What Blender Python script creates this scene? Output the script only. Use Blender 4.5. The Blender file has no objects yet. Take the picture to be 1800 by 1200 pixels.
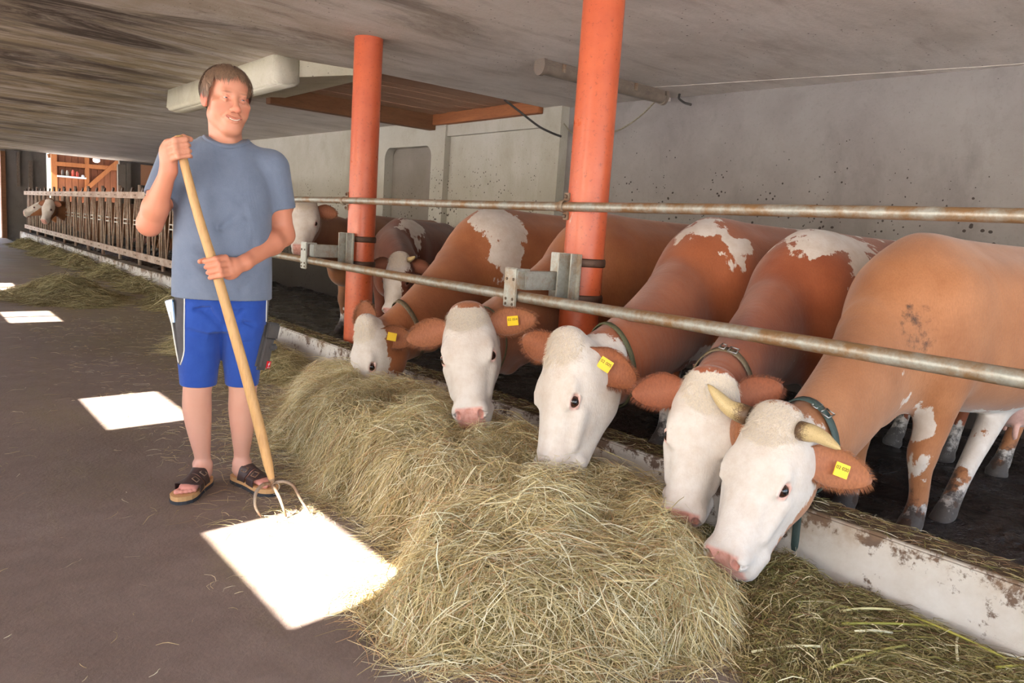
import bpy, bmesh, math, random
import numpy as np
from mathutils import Vector, Matrix, noise as mnoise
from mathutils.bvhtree import BVHTree
rng = np.random.default_rng(7)
random.seed(7)
SC = bpy.context.scene
COL = SC.collection

# ------------------------------------------------------------------ camera (solved from the vanishing points)
F_PX = 1340.0
CAM_H = 1.18
def _unit(v):
    v = np.asarray(v, float); return v / np.linalg.norm(v)
_Y = _unit((-198 - 900, 334 - 600, F_PX)); _D = _unit((257 - 900, 10000 - 600, F_PX))
_D = _unit(_D - _Y * (_D @ _Y)); _Z = -_D; _X = np.cross(_Y, _Z)
CM = np.stack([_X, _Y, _Z])                      # camera (x right, y down, z forward) -> world
cam_data = bpy.data.cameras.new('camera'); cam_data.sensor_width = 36; cam_data.lens = 36 * F_PX / 1800
cam_data.clip_start = 0.02; cam_data.clip_end = 300
cam = bpy.data.objects.new('camera', cam_data); COL.objects.link(cam)
cam.matrix_world = Matrix(((CM[0][0], -CM[0][1], -CM[0][2], 0), (CM[1][0], -CM[1][1], -CM[1][2], 0),
                           (CM[2][0], -CM[2][1], -CM[2][2], CAM_H), (0, 0, 0, 1)))
SC.camera = cam
SC.view_settings.view_transform = 'Standard'; SC.view_settings.look = 'None'
SC.view_settings.gamma = 1.0; SC.view_settings.use_curve_mapping = False
# ------------------------------------------------------------------ daylight: sky, sun, and the photographer's flash
world = bpy.data.worlds.new('sky'); SC.world = world; world.use_nodes = True
_wt = world.node_tree; _sky = _wt.nodes.new('ShaderNodeTexSky'); _sky.sky_type = 'NISHITA'; _sky.sun_disc = False
_sky.sun_elevation = math.radians(42); _sky.sun_rotation = math.radians(262); _sky.air_density = 1.0; _sky.dust_density = 2.0
_wt.links.new(_sky.outputs[0], _wt.nodes['Background'].inputs[0]); _wt.nodes['Background'].inputs[1].default_value = 1.0
SUN_EL = math.radians(42.0); SUN_DIR = _unit((math.cos(SUN_EL), .135*math.cos(SUN_EL), -math.sin(SUN_EL)*math.sqrt(1 + .135**2)))
_sl = bpy.data.lights.new('sun', 'SUN'); _sl.energy = 48.0; _sl.angle = math.radians(.53); _sl.color = (1.0, .95, .88)
sun = bpy.data.objects.new('sun', _sl); COL.objects.link(sun); sun.rotation_euler = Vector(SUN_DIR).to_track_quat('-Z', 'Y').to_euler()
_fl = bpy.data.lights.new('camera_flash', 'POINT'); _fl.shadow_soft_size = .035; _fl.energy = 48.0; _fl.color = (1.0, .97, .94)
flash = bpy.data.objects.new('camera_flash', _fl); COL.objects.link(flash); flash.location = (-.03, -.05, CAM_H + .24)
SC.view_settings.exposure = 0.22
SC.cycles.max_bounces = 7; SC.cycles.diffuse_bounces = 4; SC.cycles.glossy_bounces = 3; SC.cycles.transmission_bounces = 2
SC.cycles.sample_clamp_indirect = 6.0
# ------------------------------------------------------------------ helpers
def lin(r, g, b):
    f = lambda c: (c/255/12.92) if c/255 <= 0.04045 else ((c/255 + 0.055)/1.055)**2.4
    return (f(r), f(g), f(b), 1.0)

def link(o, parent=None):
    COL.objects.link(o)
    if parent is not None: o.parent = parent
    return o

def empty(name, loc=(0, 0, 0), label=None, cat=None, group=None):
    o = bpy.data.objects.new(name, None); o.location = loc; o.empty_display_size = .05
    link(o); tag(o, label, cat, group); return o

def tag(o, label=None, cat=None, group=None, kind=None):
    if label: o['label'] = label
    if cat: o['category'] = cat
    if group: o['group'] = group
    if kind: o['kind'] = kind
    return o

def mesh_obj(name, verts, faces, mat=None, parent=None, smooth=True, origin=None):
    """verts in world space; parent (an Empty without rotation) only shifts them"""
    v = np.asarray(verts, np.float32).reshape(-1, 3)
    off = np.zeros(3, np.float32)
    if parent is not None:
        p = parent; 
        while p is not None: off += np.array(p.location, np.float32); p = p.parent
    me = bpy.data.meshes.new(name)
    if isinstance(faces, np.ndarray):
        n = faces.shape[1]; m = len(faces)
        me.vertices.add(len(v)); me.vertices.foreach_set('co', (v - off).ravel())
        me.loops.add(m*n); me.loops.foreach_set('vertex_index', faces.astype(np.int32).ravel())
        me.polygons.add(m); me.polygons.foreach_set('loop_start', np.arange(0, m*n, n, dtype=np.int32))
        me.update(calc_edges=True)
    else:
        me.from_pydata((v - off).tolist(), [], faces); me.update()
    me.polygons.foreach_set('use_smooth', np.full(len(me.polygons), smooth))
    if mat: me.materials.append(mat)
    o = bpy.data.objects.new(name, me); link(o, parent)
    return o

def set_attr(o, name, arr, domain='POINT'):
    a = np.asarray(arr, np.float32)
    if a.ndim == 1:
        at = o.data.attributes.new(name, 'FLOAT', domain); at.data.foreach_set('value', a)
    else:
        if a.shape[1] == 3: a = np.concatenate([a, np.ones((len(a), 1), np.float32)], 1)
        at = o.data.attributes.new(name, 'FLOAT_COLOR', domain); at.data.foreach_set('color', a.ravel())

class MB:
    """collects simple shapes (world space) into one mesh"""
    def __init__(s): s.v = []; s.f = []
    def add(s, v, f):
        b = len(s.v); s.v += [tuple(map(float, p)) for p in v]; s.f += [[i + b for i in q] for q in f]
    def box(s, lo, hi, R=None, c=None, bev=0.0):
        lo = np.array(lo, float); hi = np.array(hi, float)
        bm = bmesh.new(); bmesh.ops.create_cube(bm, size=1)
        bmesh.ops.scale(bm, vec=hi - lo, verts=bm.verts); bmesh.ops.translate(bm, vec=(lo + hi)/2, verts=bm.verts)
        if bev: bmesh.ops.bevel(bm, geom=bm.edges[:], offset=bev, segments=2, affect='EDGES')
        V = np.array([x.co[:] for x in bm.verts]); bm.verts.index_update()
        F = [[x.index for x in f.verts] for f in bm.faces]; bm.free()
        if R is not None: V = V @ np.array(R).T
        if c is not None: V = V + np.array(c)
        s.add(V, F)
    def tube(s, pts, r, n=12, cap=True, flat=1.0, up=None):
        pts = np.array(pts, float); m = len(pts); r = np.full(m, r, float) if np.isscalar(r) else np.array(r, float)
        T = np.gradient(pts, axis=0); T /= np.linalg.norm(T, axis=1)[:, None] + 1e-12
        u = np.array(up if up is not None else (0, 0, 1.0))
        if abs(T[0] @ u) > .95 and up is None: u = np.array((1.0, 0, 0))
        V = []; a = np.arange(n)*2*math.pi/n
        for i in range(m):
            e1 = u - T[i]*(u @ T[i]); e1 /= np.linalg.norm(e1) + 1e-12; e2 = np.cross(T[i], e1)
            if up is None: u = e1
            V += list(pts[i] + r[i]*(np.cos(a)[:, None]*e1*flat + np.sin(a)[:, None]*e2))
        F = []
        for i in range(m - 1):
            for j in range(n):
                k = (j+1) % n; F.append([i*n + j, i*n + k, (i+1)*n + k, (i+1)*n + j])
        if cap: F.append(list(range(n))[::-1]); F.append([(m-1)*n + j for j in range(n)])
        s.add(V, F)
    def lathe(s, c, prof, n=24, axis=(0, 0, 1)):
        ax = _unit(axis); h = np.array((1., 0, 0)) if abs(ax[0]) < .9 else np.array((0, 1., 0))
        e1 = _unit(np.cross(ax, h)); e2 = np.cross(ax, e1); a = np.arange(n)*2*math.pi/n; V = []
        for r, z in prof: V += list(np.array(c) + ax*z + r*(np.cos(a)[:, None]*e1 + np.sin(a)[:, None]*e2))
        F = []
        for i in range(len(prof) - 1):
            for j in range(n): k = (j+1) % n; F.append([i*n+j, i*n+k, (i+1)*n+k, (i+1)*n+j])
        F.append(list(range(n))[::-1]); F.append([(len(prof)-1)*n + j for j in range(n)])
        s.add(V, F)
    def prism(s, poly, d):
        """poly: 3D outline, extruded by vector d"""
        P = [np.array(p, float) for p in poly]; n = len(P); d = np.array(d, float)
        V = P + [p + d for p in P]
        F = [list(range(n))[::-1], [n + i for i in range(n)]] + [[i, (i+1) % n, n + (i+1) % n, n + i] for i in range(n)]
        s.add(V, F)
    def sphere(s, c, r, R=None, n=16, m=10):
        V = [np.array((0, 0, 1.0))]; 
        for i in range(1, m):
            t = math.pi*i/m
            for j in range(n): a = 2*math.pi*j/n; V.append(np.array((math.sin(t)*math.cos(a), math.sin(t)*math.sin(a), math.cos(t))))
        V.append(np.array((0, 0, -1.0))); V = np.array(V)*np.array(r)
        if R is not None: V = V @ np.array(R).T
        F = [[0, 1 + j, 1 + (j+1) % n] for j in range(n)]
        for i in range(m - 2):
            for j in range(n): F.append([1+i*n+j, 1+(i+1)*n+j, 1+(i+1)*n+(j+1) % n, 1+i*n+(j+1) % n])
        l = len(V) - 1; F += [[l, 1+(m-2)*n+(j+1) % n, 1+(m-2)*n+j] for j in range(n)]
        s.add(V + np.array(c), F)
    def build(s, name, mat=None, parent=None, smooth=False, auto=None):
        o = mesh_obj(name, s.v, s.f, mat, parent, smooth)
        bm = bmesh.new(); bm.from_mesh(o.data); bmesh.ops.recalc_face_normals(bm, faces=bm.faces); bm.to_mesh(o.data); bm.free()
        if auto:
            o.data.polygons.foreach_set('use_smooth', np.ones(len(o.data.polygons), bool))
            o.data.set_sharp_from_angle(angle=math.radians(auto))
        return o

# ------------------------------------------------------------------ implicit modelling: smooth unions turned into ONE continuous mesh
def spline(xs, ys, n=60):
    """Catmull-Rom resampling of a table, for np.interp"""
    xs = np.asarray(xs, float); ys = np.asarray(ys, float)
    m = np.gradient(ys, xs); q = np.linspace(xs[0], xs[-1], n); i = np.clip(np.searchsorted(xs, q) - 1, 0, len(xs) - 2)
    d = xs[i+1] - xs[i]; t = (q - xs[i])/d
    return q, (2*t**3 - 3*t**2 + 1)*ys[i] + (t**3 - 2*t**2 + t)*d*m[i] + (-2*t**3 + 3*t**2)*ys[i+1] + (t**3 - t**2)*d*m[i+1]

class Sdf:
    def __init__(s): s.p = []
    def ell(s, c, r, R=None, k=.03, sub=False):
        c = np.array(c, float); r = np.array(r, float); R = np.eye(3) if R is None else np.array(R, float)  # columns = axes
        def fn(P):
            q = (P - c) @ R; a = np.linalg.norm(q/r, axis=1); b = np.linalg.norm(q/r**2, axis=1) + 1e-9
            return a*(a - 1)/b
        s.p.append((sub, fn, c, r.max(), k)); return s
    def cone(s, a, b, ra, rb, k=.03, sub=False, sq=None, f=1.0):
        """capsule with two radii; sq,f: squeeze factor f along unit axis sq (f<1 = thinner)"""
        a = np.array(a, float); b = np.array(b, float); ab = b - a; L2 = ab @ ab + 1e-12
        if sq is not None:
            sq = _unit(sq)
        def fn(P):
            t = np.clip(((P - a) @ ab)/L2, 0, 1); q = P - (a + t[:, None]*ab)
            if sq is not None: q = q + (q @ sq)[:, None]*sq*(1/f - 1)
            d = np.linalg.norm(q, axis=1) - (ra + (rb - ra)*t)
            return d*(f if sq is not None else 1)**.5
        s.p.append((sub, fn, (a + b)/2, np.sqrt(L2)/2 + max(ra, rb), k)); return s
    def path(s, pts, rs, k=.03, n=22, sub=False, sq=None, f=None):
        """smooth tapering limb: one tube through pts; sq/f: per-point squeeze axis and factor"""
        pts = np.array(pts, float); d = np.r_[0, np.cumsum(np.linalg.norm(np.diff(pts, axis=0), axis=1))]
        q = np.linspace(0, d[-1], n); C = np.stack([spline(d, pts[:, i], n)[1] for i in range(3)], 1); R = spline(d, rs, n)[1]
        if sq is not None:
            A = np.stack([np.interp(q, d, np.array(sq)[:, i]) for i in range(3)], 1); A /= np.linalg.norm(A, axis=1)[:, None]; Fq = np.interp(q, d, f)
        def fn(P):
            out = np.full(len(P), 9.)
            for i in range(n - 1):
                ab = C[i+1] - C[i]; t = np.clip(((P - C[i]) @ ab)/(ab @ ab + 1e-12), 0, 1); w = P - (C[i] + t[:, None]*ab); r = R[i] + (R[i+1] - R[i])*t
                if sq is not None:
                    a = A[i]; w = w + (w @ a)[:, None]*a*(1/Fq[i] - 1); out = np.minimum(out, (np.linalg.norm(w, axis=1) - r)*Fq[i]**.5)
                else: out = np.minimum(out, np.linalg.norm(w, axis=1) - r)
            return out
        c = C.mean(0); s.p.append((sub, fn, c, np.linalg.norm(C - c, axis=1).max() + R.max(), k)); return s
    def chain(s, pts, rs, **kw):
        for i in range(len(pts) - 1): s.cone(pts[i], pts[i+1], rs[i], rs[i+1], **kw)
        return s
    def loft(s, o, R, tab, p=2.0, k=.03, sub=False):
        """R columns: u (length), v (depth), w (width). tab rows: u, centre v, half depth, half width"""
        o = np.array(o, float); R = np.array(R, float); tab = np.array(tab, float); tab = tab[np.argsort(tab[:, 0])]
        q0, vc = spline(tab[:, 0], tab[:, 1]); _, hb = spline(tab[:, 0], tab[:, 2]); _, ha = spline(tab[:, 0], tab[:, 3])
        hb = np.maximum(hb, .004); ha = np.maximum(ha, .004); u0, u1 = q0[0], q0[-1]
        def fn(P):
            q = (P - o) @ R; u = np.clip(q[:, 0], u0, u1)
            c = np.interp(u, q0, vc); b = np.interp(u, q0, hb); a = np.interp(u, q0, ha)
            n = ((np.abs(q[:, 1] - c)/b)**p + (np.abs(q[:, 2])/a)**p)**(1/p)
            g = (n - 1)*np.minimum(a, b)
            e = np.abs(q[:, 0] - u)
            return np.where(e > 0, np.sqrt(np.maximum(g, 0)**2 + e**2), g)
        cu = (u0 + u1)/2; cen = o + R @ np.array((cu, np.interp(cu, q0, vc), 0))
        s.p.append((sub, fn, cen, math.hypot((u1 - u0)/2, max(tab[:, 2].max(), tab[:, 3].max()) + np.abs(vc - np.interp(cu, q0, vc)).max()), k)); return s
    def fn(s, fn, c, r, k=.01, sub=False): s.p.append((sub, fn, np.array(c, float), r, k)); return s
    def _mix(s, d, e, k, sub):
        if sub: e = -e; h = np.maximum(k - np.abs(d - e), 0)/k; return np.maximum(d, e) + h*h*k/4
        h = np.maximum(k - np.abs(d - e), 0)/k; return np.minimum(d, e) - h*h*k/4
    def ev(s, P, near=None):
        d = np.full(len(P), 1.0)
        for sub, fn, c, r, k in s.p:
            m = np.linalg.norm(P - c, axis=1) < r + k + .06
            if m.any(): d[m] = s._mix(d[m], fn(P[m]), k, sub)
        return d
    def mesh(s, h, lo=None, hi=None, N=8):
        pos = [q for q in s.p if not q[0]]
        if lo is None:
            lo = np.min([q[2] - q[3] for q in pos], axis=0) - .05; hi = np.max([q[2] + q[3] for q in pos], axis=0) + .05
        lo = np.array(lo, float); B = N*h; nb = np.ceil((np.array(hi) - lo)/B).astype(int)
        I = np.stack(np.meshgrid(*[np.arange(n) for n in nb], indexing='ij'), -1).reshape(-1, 3)
        cen = lo + (I + .5)*B; I = I[np.abs(s.ev(cen)) < B*1.35 + .01]; cen = lo + (I + .5)*B
        g = np.stack(np.meshgrid(*[np.arange(N+1)]*3, indexing='ij'), -1).reshape(-1, 3)
        n1 = len(g); D = np.full((len(I), n1), 1.0); gp = g*h; half = B*.9
        base = lo + I*B
        for sub, fn, c, r, k in s.p:
            m = np.where(np.linalg.norm(cen - c, axis=1) < r + half + k + .01)[0]
            if len(m):
                P = (base[m][:, None] + gp[None]).reshape(-1, 3)
                D[m] = s._mix(D[m].ravel(), fn(P), k, sub).reshape(len(m), n1)
        D = D.reshape(len(I), N+1, N+1, N+1)
        keep = (D.min((1, 2, 3)) < 0) & (D.max((1, 2, 3)) > 0); D = D[keep]; I = I[keep]
        tot = nb*N + 1
        def cid(ijk): return (ijk[..., 0]*tot[1] + ijk[..., 1])*tot[2] + ijk[..., 2]
        # cell vertices
        S = D < 0; C = [(a, b, c) for a in (0, 1) for b in (0, 1) for c in (0, 1)]
        cv = np.stack([D[:, a:N+a, b:N+b, c:N+c] for a, b, c in C], -1); inn = cv < 0
        act = inn.any(-1) & ~inn.all(-1); w = np.argwhere(act); cv = cv[act]
        acc = np.zeros((len(cv), 3)); cnt = np.zeros(len(cv)); Ca = np.array(C, float)
        for i in range(8):
            for j in range(i+1, 8):
                if np.abs(Ca[i] - Ca[j]).sum() == 1:
                    x = (cv[:, i] < 0) != (cv[:, j] < 0); t = cv[x, i]/(cv[x, i] - cv[x, j])
                    acc[x] += Ca[i] + t[:, None]*(Ca[j] - Ca[i]); cnt[x] += 1
        ijk = I[w[:, 0]]*N + w[:, 1:]; V = lo + (ijk + acc/cnt[:, None])*h
        ids = cid(ijk); o = np.argsort(ids); ids = ids[o]; V = V[o]
        quads = []
        for ax in range(3):
            sl0 = [slice(0, N)]*3; sl1 = list(sl0); sl1[ax] = slice(1, N+1)
            a = S[:, sl0[0], sl0[1], sl0[2]]; b = S[:, sl1[0], sl1[1], sl1[2]]
            x = np.argwhere(a != b); e = I[x[:, 0]]*N + x[:, 1:]; fl = a[a != b]
            b1, b2 = (ax+1) % 3, (ax+2) % 3; q = []
            for d1, d2 in ((-1, -1), (0, -1), (0, 0), (-1, 0)):
                z = e.copy(); z[:, b1] += d1; z[:, b2] += d2; q.append(cid(z))
            q = np.stack(q, 1); q[~fl] = q[~fl][:, ::-1]
            ix = np.searchsorted(ids, q); ix = np.clip(ix, 0, len(ids) - 1)
            ok = (ids[ix] == q).all(1); quads.append(ix[ok])
        return V, np.concatenate(quads)
    def project(s, V, it=1, eps=.0012):
        for _ in range(it):
            d = s.ev(V); g = np.stack([s.ev(V + np.eye(3)[i]*eps) - d for i in range(3)], 1)/eps
            V = V - (d/np.maximum((g*g).sum(1), .2))[:, None]*g
        return V

_LAT = np.random.default_rng(11).uniform(-1, 1, (64, 64, 64))
def vn3(P, f):
    """smooth value noise, vectorised"""
    q = np.asarray(P)*f; i = np.floor(q).astype(int); t = q - i; t = t*t*(3 - 2*t); o = 0
    for a in (0, 1):
        for b in (0, 1):
            for c in (0, 1):
                w = (t[:, 0] if a else 1 - t[:, 0])*(t[:, 1] if b else 1 - t[:, 1])*(t[:, 2] if c else 1 - t[:, 2]); o = o + w*_LAT[(i[:, 0] + a) % 64, (i[:, 1] + b) % 64, (i[:, 2] + c) % 64]
    return o

def refine(V, F, mask_fn, sdf, it=1):
    """split the quads where mask_fn(verts) holds and put the new vertices on the surface"""
    bm = bmesh.new(); vs = [bm.verts.new(p) for p in V]
    for f in F:
        try: bm.faces.new([vs[i] for i in f])
        except ValueError: pass
    bm.verts.index_update(); m = mask_fn(np.asarray(V))
    es = [e for e in bm.edges if m[e.verts[0].index] and m[e.verts[1].index]]
    bmesh.ops.subdivide_edges(bm, edges=es, cuts=1, use_grid_fill=True)
    bmesh.ops.triangulate(bm, faces=[f for f in bm.faces if len(f.verts) > 4])
    bm.verts.index_update(); V2 = np.array([v.co[:] for v in bm.verts]); F2 = [[v.index for v in f.verts] for f in bm.faces]; bm.free()
    mm = mask_fn(V2)
    V2[mm] = sdf.project(V2[mm], it)
    return V2, F2
# ------------------------------------------------------------------ materials (all procedural)
class NT:
    def __init__(s, name, rough=.6, spec=.5, metal=0.0):
        s.m = bpy.data.materials.new(name); s.m.use_nodes = True; s.t = s.m.node_tree; s.N = s.t.nodes; s.L = s.t.links
        s.b = s.N['Principled BSDF']; s.b.inputs['Roughness'].default_value = rough
        s.b.inputs['Specular IOR Level'].default_value = spec; s.b.inputs['Metallic'].default_value = metal
    def n(s, typ, **kw):
        x = s.N.new(typ)
        for k, v in kw.items():
            if k.startswith('i_'): 
                k = k[2:]; x.inputs[int(k) if k.isdigit() else k.replace('_', ' ')].default_value = v
            else: setattr(x, k, v)
        return x
    def l(s, a, b): s.L.new(a, b)
    def pos(s, scale=(1, 1, 1), rot=(0, 0, 0), obj=False):
        tc = s.n('ShaderNodeTexCoord') if obj else s.n('ShaderNodeNewGeometry')
        mp = s.n('ShaderNodeMapping'); mp.inputs['Scale'].default_value = scale; mp.inputs['Rotation'].default_value = rot
        s.l(tc.outputs['Object' if obj else 'Position'], mp.inputs['Vector']); return mp.outputs[0]
    def noise(s, scale, detail=3, rough=.55, vec=None, dist=0.0):
        x = s.n('ShaderNodeTexNoise'); x.inputs['Scale'].default_value = scale; x.inputs['Detail'].default_value = detail
        x.inputs['Roughness'].default_value = rough; x.inputs['Distortion'].default_value = dist
        if vec is not None: s.l(vec, x.inputs['Vector'])
        return x.outputs['Fac']
    def ramp(s, f, a, b, va=0.0, vb=1.0):
        x = s.n('ShaderNodeMapRange'); x.inputs[1].default_value = a; x.inputs[2].default_value = b
        x.inputs[3].default_value = va; x.inputs[4].default_value = vb; s.l(f, x.inputs[0]); return x.outputs[0]
    def math(s, op, a, b=0.0):
        x = s.n('ShaderNodeMath', operation=op)
        for i, q in enumerate((a, b)):
            if isinstance(q, (int, float)): x.inputs[i].default_value = q
            else: s.l(q, x.inputs[i])
        return x.outputs[0]
    def mix(s, f, a, b, mode='MIX'):
        x = s.n('ShaderNodeMix', data_type='RGBA', blend_type=mode)
        for i, q in ((0, f), (6, a), (7, b)):
            if isinstance(q, (int, float)): x.inputs[i].default_value = q
            elif isinstance(q, tuple): x.inputs[i].default_value = q
            else: s.l(q, x.inputs[i])
        return x.outputs[2]
    def attr(s, name, out='Fac'):
        x = s.n('ShaderNodeAttribute', attribute_name=name); return x.outputs[out]
    def bump(s, f, strength=.3, dist=.01, prev=None):
        x = s.n('ShaderNodeBump'); x.inputs['Strength'].default_value = strength; x.inputs['Distance'].default_value = dist
        s.l(f, x.inputs['Height'])
        if prev is not None: s.l(prev, x.inputs['Normal'])
        s.l(x.outputs[0], s.b.inputs['Normal']); return x.outputs[0]
    def col(s, c):
        if isinstance(c, tuple): s.b.inputs['Base Color'].default_value = c
        else: s.l(c, s.b.inputs['Base Color'])
        return s
    def rough(s, f): s.l(f, s.b.inputs['Roughness'])

def plain(name, c, rough=.6, metal=0.0, spec=.5, var=.12, vs=30, bump=0.0):
    t = NT(name, rough, spec, metal); nz = t.noise(vs, 4)
    d = tuple(x*(1 - var*2) for x in c[:3]) + (1,); e = tuple(min(1, x*(1 + var)) for x in c[:3]) + (1,)
    t.col(t.mix(t.ramp(nz, .3, .7), d, e))
    if bump: t.bump(nz, .5, bump)
    return t.m

def coat_mat(name, brown, dark, white=None):
    white = white or lin(214, 203, 194)
    t = NT(name, .62, .25); t.b.inputs['Sheen Weight'].default_value = .25; t.b.inputs['Sheen Roughness'].default_value = .5
    p = t.pos()
    big = t.noise(3.2, 4, .6, p); fine = t.noise(160, 2, .6, t.pos((1, 1, .35))); edge = t.noise(38, 4, .7, t.pos((1, 1, .5)))
    bc = t.mix(t.ramp(big, .35, .7), brown, dark); bc = t.mix(t.ramp(fine, .3, .8, 0, .22), bc, lin(90, 45, 20))
    wn = t.noise(14, 4, .7, p); wc = t.mix(t.ramp(wn, .40, .75, 0, .5), white, lin(186, 162, 142))
    m = t.math('ADD', t.attr('white'), t.ramp(edge, .2, .8, -.03, .03))
    c = t.mix(t.ramp(m, -.003, .006), bc, wc)
    skin = t.mix(t.ramp(t.noise(60, 3, .6, p), .35, .7), lin(218, 164, 152), lin(198, 136, 120))
    c = t.mix(t.attr('pink'), c, skin)
    mud = t.math('ADD', t.attr('mud'), t.ramp(t.noise(16, 5, .75, p), .25, .75, -.5, .5))
    c = t.mix(t.ramp(mud, .35, .75, 0, .92), c, lin(52, 42, 36))
    t.col(c)
    t.rough(t.ramp(t.attr('pink'), 0, 1, .62, .38))
    curl = t.math('MULTIPLY', t.noise(42, 3, .6, p, 1.4), t.attr('curl'))
    h = t.math('ADD', t.math('MULTIPLY', fine, .2), t.math('MULTIPLY', curl, 1.0))
    h = t.math('ADD', h, t.math('MULTIPLY', t.noise(9, 4, .55, p), .7))
    t.bump(h, .5, .012)
    return t.m

M = {}
M['horn'] = None
def mk():
    t = NT('horn', .38, .5); a = t.attr('along')
    c = t.mix(t.ramp(t.math('ADD', a, t.ramp(t.noise(25, 4), .3, .7, -.12, .12)), .12, .35), lin(92, 66, 44), lin(205, 180, 132))
    c = t.mix(t.ramp(t.noise(45, 4), .55, .7, 0, .6), c, lin(120, 88, 52)); c = t.mix(t.ramp(a, .8, 1.0, 0, .6), c, lin(190, 160, 105))
    t.col(c); t.bump(t.noise(50, 4), .3, .004); M['horn'] = t.m
    t = NT('eyeball', .06, .6); a = t.attr('iris')
    t.col(t.mix(t.ramp(a, .84, .88), lin(60, 34, 24), lin(12, 10, 14))); M['cow_eye'] = t.m
    M['collar_brown'] = plain('collar_brown', lin(112, 96, 72), .6, var=.2, bump=.002)
    M['collar_green'] = plain('collar_green', lin(66, 82, 78), .6, var=.15, bump=.002)
    M['collar_olive'] = plain('collar_olive', lin(92, 90, 62), .7, var=.25, vs=60, bump=.004)
    M['steel'] = plain('steel', lin(176, 176, 172), .28, 1.0, var=.08)
    M['tag_yellow'] = plain('tag_yellow', lin(250, 205, 22), .45, var=.03)
    M['ink'] = plain('ink', lin(40, 36, 20), .7, var=.05)
mk()
def ear_mat(name, brown):
    t = NT(name, .75, .2); t.b.inputs['Sheen Weight'].default_value = .3
    a = t.attr('inner'); n = t.noise(120, 3, .6, t.pos((1, 1, .5)))
    d = tuple(x*.55 for x in brown[:3]) + (1,); c = t.mix(t.ramp(n, .3, .75), brown, d)
    c = t.mix(t.math('MULTIPLY', a, .55), c, lin(196, 130, 104)); t.col(c); t.bump(n, .4, .006); return t.m
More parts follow.
